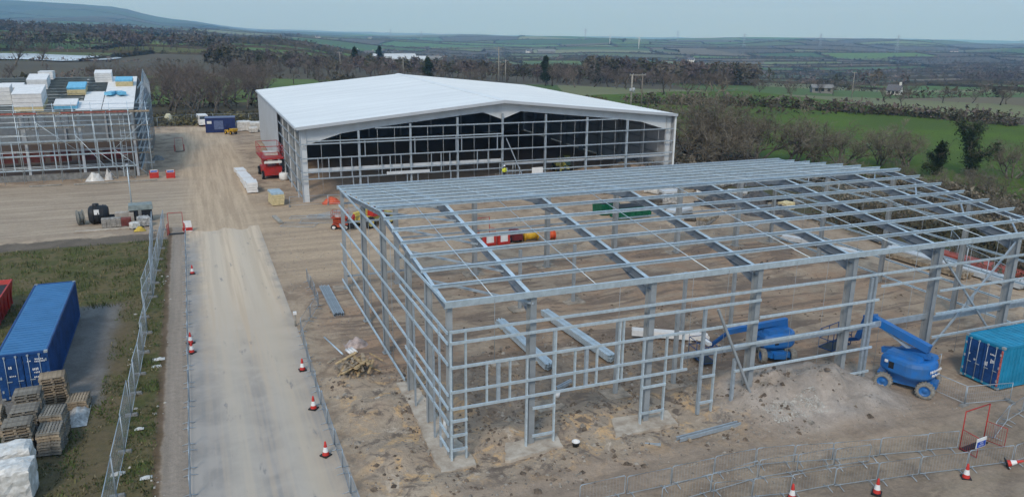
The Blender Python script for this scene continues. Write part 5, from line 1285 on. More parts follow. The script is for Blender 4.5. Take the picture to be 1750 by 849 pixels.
# ------------------------------------------------------------------ articulated boom lifts
def boom_lift(label, loc, rz, turret, lower, text=True):
    t = thing('boom_lift', label, 'boom lift', loc, rz); r = .43
    ch = MB(); ch.box((0, 0, .52), (1.0, 2.3, .42), tp=(.85, .96)); ch.box((0, .95, .5), (1.5, .3, .3)); ch.box((0, -.95, .5), (1.5, .3, .3)); ch.box((0, -1.25, .52), (.7, .3, .3)); ch.box((0, 1.25, .52), (.7, .3, .3)); ch.build('chassis', blue_m, t)
    for sx in (-1, 1):
        for sy in (-1, 1): wheel(t, sx*.92, sy*.98, r, .34, blue_m)
    MB().lathe((0, 0, 0), [(.5, .70), (.5, .9)], 20).build('slew_ring', black, t)
    tt = bpy.data.objects.new('turret', None)
    # turret body: rounded D plan, counterweight at -y of turret frame
    pl = []
    for k in range(13): a_ = pi+pi*k/12; pl.append((1.08*cos(a_), -.35+.95*sin(a_)))
    pl += [(1.0, .6), (.72, 1.15), (-.72, 1.15), (-1.0, .6)]
    mb = MB(); n = len(pl); lv = [(.92, .88), (1.0, 1.02), (1.0, 1.55), (.95, 1.72), (.8, 1.80)]; vs = []; fs = []
    for k, z in lv: vs += [(x*k, (y+.1)*k-.1, z) for x, y in pl]
    for L_ in range(len(lv)-1): fs += [(L_*n+i, L_*n+(i+1) % n, (L_+1)*n+(i+1) % n, (L_+1)*n+i) for i in range(n)]
    fs += [tuple(range(n))[::-1], tuple((len(lv)-1)*n+i for i in range(n))]
    mb.add(vs, fs); tb_ = mb.build('turret', blue_m, t, None, turret)
    hs_ = MB(); hs_.box((-.45, .1, 1.88), (.62, 1.7, .22), tp=(.85, .9)); hs_.box((.5, -.1, 1.88), (.55, 1.9, .2), tp=(.8, .9)); hs_.build('engine_hood', blue_m, tb_)
    MB().box((-1.0, .35, 1.35), (.05, .45, .36)).build('control_hatch', black, tb_)
    for (a_, b_, z) in [(-1.01, .72, 1.5), (-1.02, .0, 1.2), (-.99, -.1, 1.55)]: MB().box((a_, b_, z), (.04, .16, .14)).build('decal', white_p, tb_)
    if text:
        text_mesh('lettering', 'Nationwide', .24, white_p, tb_, Matrix.Translation((0, -1.318, 1.42)) @ Matrix.Rotation(pi/2, 4, 'X'), .012)
        text_mesh('lettering', 'Platforms', .2, white_p, tb_, Matrix.Translation((.05, -1.318, 1.17)) @ Matrix.Rotation(pi/2, 4, 'X'), .012)
    # riser arms folded, main boom forward (+y of turret), fly boom and jib down to basket
    def seg(nm, p, q, w_, h_, m=blue_m): return MB().prof(BSEC(w_, h_), p, q).build(nm, m, tb_)
    seg('riser_arm', (0, -.9, 2.05), (0, 1.5, 1.62), .26, .3); seg('riser_arm', (0, 1.45, 1.66), (0, -.75, 2.28), .24, .24, blue_d)
    if lower:
        seg('main_boom', (0, -.85, 2.42), (0, 2.2, 3.1), .34, .4); seg('lift_cylinder', (.0, .1, 2.1), (0, 1.6, 2.75), .12, .12, galv_d)
        seg('knuckle', (0, 2.05, 3.18), (0, 2.65, 3.0), .4, .42); seg('fly_boom', (0.0, 2.55, 3.1), (0, 2.9, 1.8), .3, .28); seg('fly_boom_inner', (0.25, 2.45, 3.0), (.25, 2.8, 1.7), .12, .34, black)
        seg('jib', (0, 2.85, 1.75), (0, 3.7, 1.4), .16, .18, blue_d); bc = Vector((0, 4.2, .9))
    else:
        seg('main_boom', (0, -.85, 2.3), (0, 3.4, 2.0), .28, .32); seg('lift_cylinder', (0, .2, 2.0), (0, 1.5, 2.2), .12, .12, galv_d)
        seg('jib', (0, 3.3, 1.95), (0, 4.5, 1.2), .16, .18, blue_d); bc = Vector((0, 5.0, .5))
    bk = MB(); a_, b_ = .9, .42
    for z in (0, .55, 1.05):
        bk.tube([bc+Vector(v_)+Vector((0, 0, z)) for v_ in ((-a_, -b_, 0), (a_, -b_, 0), (a_, b_, 0), (-a_, b_, 0), (-a_, -b_, 0))], .025, 5)
    for x in (-a_, 0, a_):
        for y in (-b_, b_): bk.tube([bc+Vector((x, y, 0)), bc+Vector((x, y, 1.05))], .022, 5)
    bb_ = bk.build('basket', blue_d, tb_); MB().box(bc+Vector((0, 0, -.02)), (1.8, .84, .05)).build('floor', black, bb_); MB().box(bc+Vector((0, -.3, .95)), (.6, .25, .2)).build('control_box', white_p, bb_)
    return t
boom_lift('blue articulated boom lift in front of the frame, beside the bright blue container', (37.0, 30.5, .02), .06+.5, -.3, True).scale = (1.12, 1.12, 1.1)
boom_lift('blue boom lift parked inside the frame with its boom folded low', (32.6, 36.9, .02), -.35, 1.85, False, False)
# ------------------------------------------------------------------ other machines
def scissor(label, loc, rz, m=red, h=1.2, L=3.4, W_=1.8, deck=True):
    t = thing('scissor_lift', label, 'scissor lift', loc, rz)
    b = MB(); b.box((0, 0, .62), (W_*.8, L*.92, .5)); b.box((0, -L*.35, .95), (W_*.85, .6, .4)); b.build('chassis', m, t)
    for sx in (-1, 1):
        for sy in (-1, 1): wheel(t, sx*W_*.45, sy*L*.36, .38, .28, white_p, rubber)
    for k in range(3):
        sc_ = MB()
        for sx in (-1, 1): sc_.prof(BSEC(.08, .14), (sx*W_*.3, -L*.42, .98+k*.24), (sx*W_*.3, L*.42, 1.16+k*.24)); sc_.prof(BSEC(.08, .14), (sx*W_*.22, L*.42, .98+k*.24), (sx*W_*.22, -L*.42, 1.16+k*.24))
        sc_.build('scissor_arm', m, t)
    z = 1.9; p_ = MB(); p_.box((0, 0, z), (W_, L, .12)); p_.build('platform', m, t)
    for zz in (z+.55, z+1.1): MB().tube([(-W_/2, -L/2, zz), (W_/2, -L/2, zz), (W_/2, L/2, zz), (-W_/2, L/2, zz), (-W_/2, -L/2, zz)], .028, 5).build('guard_rail', m, t)
    for k in range(5):
        for sx in (-1, 1): MB().tube([(sx*W_/2, -L/2+L*k/4, z), (sx*W_/2, -L/2+L*k/4, z+1.1)], .025, 5).build('rail_post', m, t)
    MB().box((.1, .3, z+.2), (W_*.6, L*.35, .25)).build('load', wrap, t); MB().box((0, -L/2-.03, z-.3), (W_*.8, .05, .22)).build('warning_panel', white_p, t)
    return t
scissor('red scissor lift parked against the left wall of the white-roofed building', (9.2, 109.2, 0), .04, L=5.0, W_=2.3).scale = (1.2, 1.1, 1.45)
scissor('orange-red low scissor lift standing off the far left corner of the new frame', (12.9, 78.0, 0), 1.2, mat('weathered orange red paint', (.42, .07, .03), .6, 0, .2, 2), L=2.2, W_=1.2).scale = (.75, .75, .62)
def telehandler(label, loc, rz, m=yellow, m2=None):
    t = thing('telehandler', label, 'telehandler', loc, rz); m2 = m2 or black
    b = MB(); b.box((0, 0, .85), (1.3, 4.0, .55), tp=(.95, .96)); b.box((.55, -.6, 1.25), (.8, 1.9, .45), tp=(.85, .9)); b.build('chassis', m, t)
    for sx in (-1, 1):
        for sy in (-1, 1): wheel(t, sx*.95, sy*1.35, .58, .42, m, rubber)
    c = MB(); c.box((-.55, .2, 1.75), (.9, 1.5, 1.2), tp=(.85, .8)); cb = c.build('cab', m2, t); MB().box((-.55, .2, 2.38), (.82, 1.25, .06)).build('roof', m, cb)
    MB().box((-.99, .2, 1.85), (.03, 1.1, .7)).build('window', glassm, cb)
    MB().prof(BSEC(.32, .36), (.12, -1.9, 1.75), (.12, 2.5, 1.45)).build('boom', m, t); MB().prof(BSEC(.24, .26), (.12, 2.4, 1.45), (.12, 3.0, .7)).build('boom_head', m2, t)
    for s in (-.35, .35): MB().prof(BSEC(.12, .05), (.12+s, 3.0, .25), (.12+s, 4.1, .2)).build('fork', black, t)
    MB().box((.12, 3.0, .6), (1.1, .08, .8)).build('carriage', black, t); return t
telehandler('yellow telehandler parked behind the far left corner of the new frame', (16.4, 78.6, 0), 2.1, mat('pale yellow machine paint', (.62, .5, .12), .5), red)
telehandler('yellow and green telehandler inside the white-roofed building', (47.4, 99.2, 0), 2.9, mat('khaki yellow machine paint', (.34, .34, .1), .5), mat('dark green cab', (.03, .07, .05), .4))
# white tank under that machine's boom
t = thing('bulk_bag', 'white bulk bag beside the red scissor lift', 'bulk bag', (10.5, 105.8, 0)); MB().lathe((0, 0, 0), [(0, 0), (.5, 0), (.62, .3), (.62, .75), (.55, .95), (.2, .98), (0, .9)], 10).build('sack', white_p, t)
for k in range(4): MB().tube([(.4*cos(k*1.57+.8), .4*sin(k*1.57+.8), .9), (.3*cos(k*1.57+.8), .3*sin(k*1.57+.8), 1.15)], .025, 4).build('lifting_loop', white_p, t)
# stack of boards by the road
def packs(x, y, rz, n, w_, d_, h_, top, side, label, name='board_stack', cat='board stack', z=0, off=0):
    t = thing(name, label, cat, (x, y, z), rz); r = random.Random(int(x*31+y*17))
    for k in range(n): MB().box((r.uniform(-.05, .05)+off*k, r.uniform(-.04, .04), .1+h_*(k+.5)), (w_, d_, h_*.9)).build('board_pack', side if k < n-1 else top, t)
    for s in (-1, 1): MB().box((s*w_*.3, 0, .05), (.1, d_*.95, .1)).build('bearer', wood, t)
    return t
packs(8.1, 91.6, .1, 6, 1.3, 2.4, .24, mat('pale blue wrap', (.38, .5, .58), .5), cream, 'stack of cream insulation boards under a pale blue cover beside the white-roofed building')
for i, (x, y, n, dz) in enumerate([(6.0, 99.6, 4, .05), (5.9, 102.4, 3, 0), (5.75, 105.2, 3, .02), (5.6, 109.6, 2, 0), (5.5, 112.6, 2, 0)]):
    packs(x, y, .03*i, n, 1.25, 2.45, .3 if i < 3 else .26, white_p, white_p, '%s white insulation pack in the row right of the haul road' % ['nearest and tallest', 'second nearest', 'middle', 'fourth', 'farthest'][i])
o = MB().box((7.35, 83.6, .12), (.42, 3.3, .16), .12).build('plank', polep); tag(o, 'pale plank lying beside the heaped fence panels', 'plank')
# heap of mesh panels lying flat
hp = random.Random(4)
for i in range(9):
    x, y = 8.2+i*.75+hp.uniform(-.3, .3), 83.2+hp.uniform(-1.2, 1.8); t = thing('fence_panel', 'mesh fence panel lying flat in the heap between the two big frames', 'fence panel', (x, y, .08+.03*i), hp.uniform(-.6, .6), 'mesh panels lying flat'); ms = panel_parts(3.4, 2.0)
    t.rotation_euler = (pi/2-hp.uniform(.0, .12), 0, hp.uniform(-.5, .7)); a_ = bpy.data.objects.new('frame', ms[0]); COL.objects.link(a_); a_.parent = t; b_ = bpy.data.objects.new('wire_mesh', ms[1]); COL.objects.link(b_); b_.parent = t
# purlin bundles on the ground
def bundle(p, q, n, m, label, z=.15, wd=.1, rows=2, name='steel_bundle', cat='steel bundle', sec=('C', .08, .2, .008), sep=None):
    p, q = Vector((*p, 0)), Vector((*q, 0)); d = (q-p).normalized(); s_ = Vector((d.y, -d.x, 0)); t = thing(name, label, cat, (p.x, p.y, z)); r = random.Random(int(p.x*10))
    for k in range(n):
        for j in range(rows):
            o_ = s_*((k-(n-1)/2)*wd)+Vector((0, 0, j*(sep or sec[2]*1.02)))+d*r.uniform(-.12, .12); member('section', sec, o_, (q-p)+o_, m, t)
    L = (q-p).length
    for f in (.15, .85): c = (q-p)*f; MB().box((c.x, c.y, -.06), (n*wd+.2, .12, .1), math.atan2(s_.y, s_.x)).build('bearer', wood, t)
    return t
bundle((18.35, 47.6), (18.5, 39.6), 6, galv, 'long bundle of galvanised purlins on the ground inside the frame, left one', .25)
bundle((22.0, 48.2), (22.6, 39.4), 6, galv, 'long bundle of galvanised purlins on the ground inside the frame, right one', .25)
bundle((8.4, 59.9), (8.4, 53.3), 6, galv_d, 'bundle of grey steel sections lying outside the left gable of the new frame', .12, .13, 1)
bundle((25.9, 42.6), (30.0, 40.0), 5, white_p, 'white wrapped bundle of rails lying near the boom lift inside the frame', .35, .12, 2, 'rail_bundle', 'rail bundle')
bundle((21.0, 29.75), (24.9, 30.05), 2, galv_d, 'long grey steel channel lying by the track in front of the frame', .2, .2, 1)
bundle((19.3, 30.0), (20.0, 29.65), 1, galv_d, 'short offcut of steel channel near the track', .12, .2, 1)
bundle((17.7, 37.0), (18.9, 37.6), 2, galv_d, 'short steel offcuts on the churned soil inside the near bay', .2, .15, 1)
for i, (p, q, n, m, l) in enumerate([((59.2, 52.8), (60.5, 40.5), 6, primer_l, 'long pack of pale steel cladding rails on the bank, left'), ((62.0, 50.5), (63.5, 40), 6, mat('red oxide steel', (.38, .09, .06), .6, 0, .15, 1), 'long red oxide beam pack on the right, behind the frame'),
                             ((60.8, 56.5), (60.4, 46), 5, rafterm, 'dark blue steel pack lying behind the right end of the frame'), ((57.6, 52), (58.4, 44), 5, wood, 'long timber-coloured pack nearest the right gable'), ((52.3, 59.4), (54.2, 55.4), 3, white_p, 'white strip pack by the far wall of the new frame'), ((53.8, 54.6), (55.2, 51.8), 3, white_p, 'shorter white strip pack nearer the right end')]):
    bundle(p, q, n, m, l, .25, .24, 2, sec=('B', .2, .2))
# timber pile and plastic sheet by the left gable
t = thing('timber_pile', 'heap of rough timber offcuts beside the haul road barriers', 'timber pile', (7.55, 43.6, .1)); tp_ = random.Random(6)
for k in range(52):
    a_ = tp_.gauss(1.35, .4); L = tp_.uniform(.9, 2.0); c = Vector((tp_.gauss(0, .5), tp_.gauss(0, .5), .05+.022*k*.55)); d = Vector((cos(a_), sin(a_), tp_.uniform(-.12, .12)))*L/2; member('board', ('B', round(tp_.choice([.1, .14, .2]), 2), .04), c-d, c+d, wood_n if k % 2 else wood, t)
o = MB().tube([(6.75, 49.4, .15), (7.15, 44.8, .75)], .05, 8).build('pole', galv); tag(o, 'grey pole leaning on the timber heap', 'pole')
heap('sheeting', 'crumpled pinkish plastic sheeting behind the timber heap', 'sheeting', 8.5, 47.6, .75, .6, .45, mat('dirty pink plastic', (.42, .34, .31), .5, 0, .25, 3), 3)
t = thing('pipe_offcut', 'short white pipes lying between the timber and the plastic sheet', 'pipe', (7.75, 46.4, .15), .4)
for k in range(3): MB().tube([(k*.2, -.35, 0), (k*.2+.08, .35, .02)], .085, 10).build('pipe', white_p, t)
for i, (x, y) in enumerate([(8.15, 39.4), (8.7, 38.9)]): heap('stone_heap', ['pale rubble patch left of the frame, farther piece', 'pale rubble patch left of the frame, nearer piece'][i], 'rubble', x, y, .45, .3, .22, mat('pale rubble', (.42, .4, .36), .9, 0, .2, 6), i+12, 8)
t = thing('bucket', 'small black bucket with a white rim by the second column base', 'bucket', (15.95, 30.95, .1)); MB().lathe((0, 0, 0), [(0, .02), (.14, .02), (.18, .36)], 14).build('body', black, t); MB().lathe((0, 0, 0), [(.18, .34), (.2, .34), (.2, .38), (.17, .38), (.15, .25), (0, .22)], 14).build('rim', white_p, t)
t = thing('bucket', 'small white bucket on the soil inside the near bay', 'bucket', (17.4, 36.2, .1)); MB().lathe((0, 0, 0), [(0, .02), (.13, .02), (.16, .3), (.13, .3), (.12, .06), (0, .05)], 12).build('body', white_p, t)
o = MB().box((9.9, 32.9, 1.55), (.03, .25, .5), .3, tp=(.5, .6)).build('plastic_bag', white_p); tag(o, 'torn white plastic scrap snagged on the corner stud', 'plastic scrap')
# red and white water barriers, yellow pipe reels etc beyond the frame
for i, x in enumerate([24.7, 26.1]):
    t = thing('water_filled_barrier', ['red and white plastic barrier seen through the roof, left one', 'red and white plastic barrier seen through the roof, right one'][i], 'barrier', (x+.1, 67.2, 0), .1); b = MB().box((0, 0, .5), (1.2, .45, .95), tp=(.9, .6)).build('body', white_p, t)
    for s in (-.5, .5): MB().box((s, 0, .5), (.2, .47, .97)).build('band', red_b, t)
    MB().box((0, -.01, .15), (1.22, .47, .25)).build('band', red_b, t)
for i, x in enumerate([24.0, 27.0]): red_gate(x+1, 69.5, .1, ['tall red gate frame beyond the new steel frame, left one', 'tall red gate frame beyond the new steel frame, right one'][i], W_=1.4) if i == 0 else None
def drum(x, y, r, L, m, label, rz=0.):
    t = thing('cable_drum', label, 'drum', (x, y, 0), rz); MB().lathe((0, 0, r), [(0, -L/2), (r*.75, -L/2), (r*.8, 0), (r*.75, L/2), (0, L/2)], 18, 'x').build('coil', m, t)
    for s in (-1, 1): MB().lathe((s*L/2, 0, r), [(0, -.03), (r, -.03), (r, .03), (0, .03)], 18, 'x').build('flange', m, t)
drum(29.1, 67.5, .55, 1.3, yellow, 'yellow drum beside the red and white barriers'); drum(31.2, 67.2, .45, .5, orange, 'small orange drum right of the yellow one')
t = thing('plant_trailer', 'dark red plant trailer between the barriers and the yellow drum', 'trailer', (27.6, 67.6, 0)); MB().box((0, 0, .7), (1.0, 1.4, .8), tp=(.9, .9)).build('body', mat('maroon paint', (.14, .02, .02), .5), t); [wheel(t, s*.5, 0, .3, .18, white_p, rubber) for s in (-1, 1)]
# green container-like skips
for i, (x, y, w_) in enumerate([(41.4, 75.2, 2.2), (43.1, 72.8, 4.0)]):
    t = thing('green_skip', ['short dark green steel skip, rear one of two', 'long dark green steel skip in front of the short one'][i], 'skip', (x, y, 0), .05); b = MB(); b.box((0, 0, .65), (w_, 1.9, 1.2), tp=(1.05, 1.08)); b.build('body', green, t)
    for k in range(5): MB().box((-w_*.44+k*w_*.22, -1.02, .68), (.09, .1, 1.05)).build('rib', green, t)
    MB().box((0, 0, 1.26), (w_*.96, 1.8, .08)).build('rubble_fill', black, t)
jr = random.Random(15)
JUNK = [(52.6, 83.0, 1.6, wrap, 'white shrink-wrapped load'), (54.4, 82.6, 1.2, wrap, 'smaller white wrapped load'), (46.0, 75.4, .9, wrap, 'crumpled white sheet bundle'), (50.6, 77.0, 1.1, wrapd, 'dusty wrapped load'), (57.4, 79.5, 1.2, wrap, 'white wrapped load with a torn cover'), (62.0, 84.2, 1.6, wrap, 'bright white wrapped load by the far fence'), (65.2, 85, 1.8, wrap, 'long white wrapped load at the right of the yard'), (61.5, 69.8, 1.0, cream, 'buff-coloured bag load')]
for i, (x, y, s, m, l) in enumerate(JUNK): wrapped(x, y, s*1.5, s*1.2, s, jr.uniform(-.5, .5), l+' in the yard', m, 60+i)
for i, (x, y, s, l) in enumerate([(58.5, 84.6, 1.5, 'far'), (56.6, 75.2, 1.4, 'middle'), (60.3, 73.4, 1.5, 'right of the middle'), (55.4, 69.6, 1.2, 'near'), (58.6, 68.2, 1.2, 'near right'), (67.3, 84.5, 1.5, 'farthest right')]):
    heap('rubbish_heap', 'dark heap of black bags and scrap in the yard, %s one' % l, 'rubbish heap', x, y, s*1.9, s*1.4, s*.95, mat('black bags and scrap', (.03, .031, .034), .5, 0, .5, 3, col2=(.11, .1, .09)), 30+i)
for i in range(30):
    x, y = jr.uniform(46, 67), jr.uniform(63, 86); pk_ = packs(x, y, jr.uniform(-.6, .6), jr.choice([1, 2, 3]), jr.choice([1.2, 2.2, 3]), 1.2, .3, jr.choice([wood, conc_d, wood_g, primer_l, black, barkd]), jr.choice([wood, stone_m, wood_g]), 'low stack of building materials in the yard behind the new frame', 'material_stack', 'material stack'); pk_['group'] = 'material stacks in the yard'
# plant, tanks and pallets left at the cross track
t = thing('drainage_chamber', 'black plastic drainage tank lying among the pipes at the cross track', 'tank', (-9.6, 88.2, 0)); MB().lathe((0, 0, .95), [(0, -.9), (.7, -.9), (.92, -.7), (.92, .7), (.7, .9), (0, .9)], 20, 'x').build('body', black, t)
for k in range(3): MB().lathe((-.45+k*.45, 0, .95), [(.92, -.06), (.97, -.04), (.97, .04), (.92, .06)], 20, 'x').build('rib', black, t)
MB().box((-.1, -.88, 1.35), (.45, .05, .5)).build('label_sheet', white_p, t); MB().lathe((-.2, 0, 1.8), [(.3, 0), (.3, .25), (0, .27)], 14).build('lid', black, t)
drum(-11.3, 88.3, .75, .5, mat('grey reel', (.2, .2, .18), .8), 'upright grey pipe reel left of the black tank', .3)
def blocks(x, y, nx, nz, m, label, bw=.44, bd=.3, bh=.2, ny=3):
    t = thing('block_stack', label, 'block stack', (x, y, 0), jr.uniform(-.05, .05)); me = MB().box((0, 0, 0), (bw*.96, bd*.96, bh*.94)).mesh('block', m)
    for i in range(nx):
        for j in range(ny):
            for k in range(nz): o = bpy.data.objects.new('block', me); COL.objects.link(o); o.parent = t; o.location = ((i-(nx-1)/2)*bw+jr.uniform(-.01, .01), (j-(ny-1)/2)*bd, .14+bh*(k+.5))
    MB().box((0, 0, .07), (nx*bw, ny*bd, .13)).build('pallet_base', wood_g, t)
blocks(-8.35, 86.1, 4, 4, stone_m, 'pallet of grey blocks in front of the dark tank'); blocks(-7.2, 87.6, 4, 5, mat('pale buff blocks', (.42, .38, .33), .9, 0, .15, 4, rand=.1), 'taller pallet of buff blocks, half hidden by the grey crate'); blocks(-7.0, 86.0, 3, 4, mat('dark red brick', (.20, .06, .05), .9, 0, .2, 4, rand=.15), 'pallet of dark red bricks beside the grey blocks', .3, .3, .18)
t = thing('generator', 'grey-green generator with a dark lower half right of the block pallets', 'generator', (-5.7, 88.0, 0), .05); MB().box((0, 0, .75), (2.1, 1.4, 1.1)).build('body', black, t); MB().box((0, 0, 1.55), (2.3, 1.6, .5), tp=(.95, .95)).build('canopy', mat('grey green paint', (.23, .27, .26), .6), t); MB().box((-.1, -.75, .9), (.3, .06, .9)).build('door', conc_d, t)
t = thing('pipe_stack', 'black pipes laid flat between the tank and the blocks', 'pipe stack', (-8.4, 88.9, 0))
for k in range(5): MB().tube([(-1.3, k*.28, .14+.26*(k % 2)), (1.4, k*.28, .14+.26*(k % 2))], .13, 10).build('pipe', black, t)
wrapped(-5.4, 85.6, 1.2, 1.1, 1.0, .2, 'dusty clear-wrapped pallet at the head of the verge fence', wrapd, 71); wrapped(-6.2, 84.6, .8, .7, .7, .5, 'small pinkish-white wrapped bundle by the verge fence', wrap, 72)
heap('sand_bag', 'small yellow sand bag at the top of the grass bank', 'bag', -5.7, 83.6, .55, .35, .4, mat('yellow bag', (.5, .36, .06), .7), 5)
o = MB().box((-8.9, 84.9, .08), (5.2, .5, .12), .02).build('concrete_kerb', conc); tag(o, 'pale kerb beam lying in front of the block pallets', 'kerb')
heap('bulk_bag', 'white wrapped bundle at the foot of the scaffold', 'bag', -12.2, 113.0, 1.1, .8, 1.0, wrap, 8); heap('bulk_bag', 'smaller pale bag right of the white bundle at the scaffold foot', 'bag', -10.6, 113.1, .5, .5, 1.2, mat('pale bag', (.55, .53, .5), .7), 9)
for i, (x, y, L) in enumerate([(-9.6, 110.6, 9.5), (-17.5, 110.9, 3.5)]): tag(MB().box((x, y, .1), (L, .25, .12), .012*i).build('timber_beam', polep), ['long pale beam lying along the foot of the scaffold', 'short pale beam lying at the left of the scaffold foot'][i], 'beam')
# things at the end of the haul road
t = thing('site_cabin', 'dark blue steel site cabin at the end of the haul road', 'cabin', (4.9, 157.5, 0), -.05); MB().box((0, 0, 1.35), (5.2, 2.6, 2.6)).build('body', mat('navy cabin paint', (.02, .035, .13), .5), t)
MB().box((-.3, -1.33, 1.4), (1.6, .06, 1.6)).build('door', mat('paler blue door', (.12, .16, .3), .5), t); MB().box((0, 0, 2.7), (5.3, 2.7, .1)).build('roof', mat('cabin roof grey blue', (.12, .15, .26), .5), t); MB().box((-1.9, -1.33, 1.9), (.8, .05, .5)).build('notice', white_p, t)
def dumper(x, y, label, m, rz=0.):
    t = thing('site_dumper', label, 'dumper', (x, y, 0), rz); b = MB(); b.box((0, .9, .75), (1.5, 1.4, .6), tp=(.9, .9)); b.box((0, -.3, .7), (.6, 1.4, .3)); b.build('chassis', m, t)
    s_ = MB(); s_.box((0, -1.3, 1.15), (1.3, 1.2, .7), tp=(1.3, 1.3)); s_.build('skip_body', m, t); MB().box((0, .5, 1.3), (.5, .5, .5)).build('seat', black, t); MB().tube([(-.6, .9, 1), (-.6, .9, 2.3), (.6, .9, 2.3), (.6, .9, 1)], .04, 6).build('roll_bar', black, t)
    for sx in (-1, 1):
        for sy in (-1, 1): wheel(t, sx*.75, sy*1.0, .42, .34, m, rubber)
dumper(6.4, 153.6, 'small yellow site dumper in front of the navy cabin', yellow, .6)
bpy.data.objects['site_dumper'].scale = (.7, .7, .7)
def van(x, y, rz, label, m):
    t = thing('van', label, 'van', (x, y, 0), rz); b = MB(); b.box((0, .4, 1.2), (1.9, 3.6, 1.7), tp=(.92, .97)); b.box((0, -1.9, .85), (1.85, 1.2, 1.0), tp=(.9, .7)); b.build('body', m, t)
    MB().box((0, -1.62, 1.6), (1.5, .5, .6), tp=(.9, .3)).build('windscreen', glassm, t)
    for sx in (-1, 1):
        MB().box((sx*.93, -.9, 1.55), (.03, .8, .5)).build('window', glassm, t); MB().box((sx*.65, -2.5, .8), (.3, .06, .18)).build('headlight', white_p, t)
        for sy in (-1.6, 1.5): wheel(t, sx*.85, sy, .34, .22, white_p, rubber)
    return t
van(2.0, 168.6, .1, 'white van with a red lower body at the end of the haul road', white_p); o = MB().box((2.9, 166.9, .5), (1.4, .8, .8)).build('tool_box', red); tag(o, 'red tool box in front of the white van', 'tool box')
t = thing('cement_mixer', 'cream cement silo trailer by the back fence, left of the van', 'mixer', (-4.2, 171.0, 0)); MB().lathe((0, 0, 1.0), [(0, -.6), (.7, -.6), (.95, 0), (.7, .7), (.35, 1.2), (0, 1.2)], 14).build('drum', mat('cream paint', (.55, .52, .36), .6), t); MB().box((0, 0, .35), (2.2, 1.2, .2)).build('frame', black, t); [wheel(t, s*.8, 0, .34, .2, white_p, rubber) for s in (-1, 1)]
for i, (x, y, s, l) in enumerate([(9.0, 157.6, 2.0, 'taller wrapped white load by the navy cabin'), (11.2, 156.6, 1.9, 'second white wrapped load, against the clad wall'), (10.4, 154.6, 1.1, 'low white wrapped load in front of the tall pair'), (8.4, 161, 1.2, 'dusty wrapped load behind the white ones')]): wrapped(x, y, s*1.35, s, s*.95, .05*i, l, wrap if i < 3 else wrapd, 80+i)
# soil heaps by the scaffold and inside the white building
tag(heap('pipe_coil', 'coil of grey pipe left of the haul road beside the scaffold', 'coil', -5.2, 128, .9, 1.2, .6, conc_d, 22), None)
# ------------------------------------------------------------------ worker inside the white building
def person(x, y, rz, label):
    t = thing('person', label, 'person', (x, y, 1.47), rz)
    me = bpy.data.meshes.new('body'); V = [(0, 0, .95), (0, 0, 1.15), (0, .01, 1.38), (0, .02, 1.5), (0, .0, 1.56), (0, -.01, 1.66), (0, -.01, 1.76), (-.1, 0, .9), (-.12, -.05, .5), (-.13, 0, .1), (-.13, -.14, .04), (.1, 0, .9), (.13, .06, .5), (.15, .05, .1), (.15, -.1, .04),
         (-.2, .01, 1.43), (-.27, .02, 1.16), (-.28, -.14, .96), (-.28, -.2, .9), (.2, .01, 1.43), (.28, .0, 1.16), (.24, -.2, 1.05), (.22, -.27, 1.03)]
    E_ = [(0, 1), (1, 2), (2, 3), (3, 4), (4, 5), (5, 6), (0, 7), (7, 8), (8, 9), (9, 10), (0, 11), (11, 12), (12, 13), (13, 14), (3, 15), (15, 16), (16, 17), (17, 18), (3, 19), (19, 20), (20, 21), (21, 22)]
    Rr = [.16, .15, .17, .13, .06, .095, .08, .11, .075, .055, .045, .11, .075, .055, .045, .075, .055, .04, .035, .075, .055, .04, .035]
    me.from_pydata(V, E_, []); me.materials.append(navy); o = bpy.data.objects.new('body', me); COL.objects.link(o); o.parent = t
    md = o.modifiers.new('skin', 'SKIN'); 
    for i, v_ in enumerate(me.skin_vertices[0].data if me.skin_vertices else []): v_.radius = (Rr[i], Rr[i]*.85)
    if not me.skin_vertices:
        bpy.context.view_layer.objects.active = o
    o.modifiers.new('sub', 'SUBSURF').levels = 1; o.modifiers['sub'].render_levels = 2
    MB().lathe((0, .01, 0), [(.165, .98), (.2, 1.1), (.215, 1.35), (.2, 1.46), (.1, 1.52)], 14).build('jacket', hivis, t)
    for s, pts in ((-1, [(-.2, .01, 1.43), (-.27, .02, 1.16), (-.28, -.12, .99)]), (1, [(.2, .01, 1.43), (.28, 0, 1.16), (.245, -.18, 1.06)])): MB().tube(pts, [.085, .068, .055], 10).build('sleeve', hivis, t)
    MB().lathe((0, -.01, 0), [(.0, 1.87), (.07, 1.85), (.115, 1.78), (.125, 1.72), (.14, 1.71)], 14).build('helmet', white_p, t); return t
scissor('small dull grey scissor lift raised at the centre post of the white-roofed building', (35.0, 89.6, 0), pi/2, conc_d, L=1.9, W_=.9).scale = (1, 1, .75)
person(35.0, 89.6, .3, 'worker in a hi-vis yellow jacket and white helmet standing on a small lift')
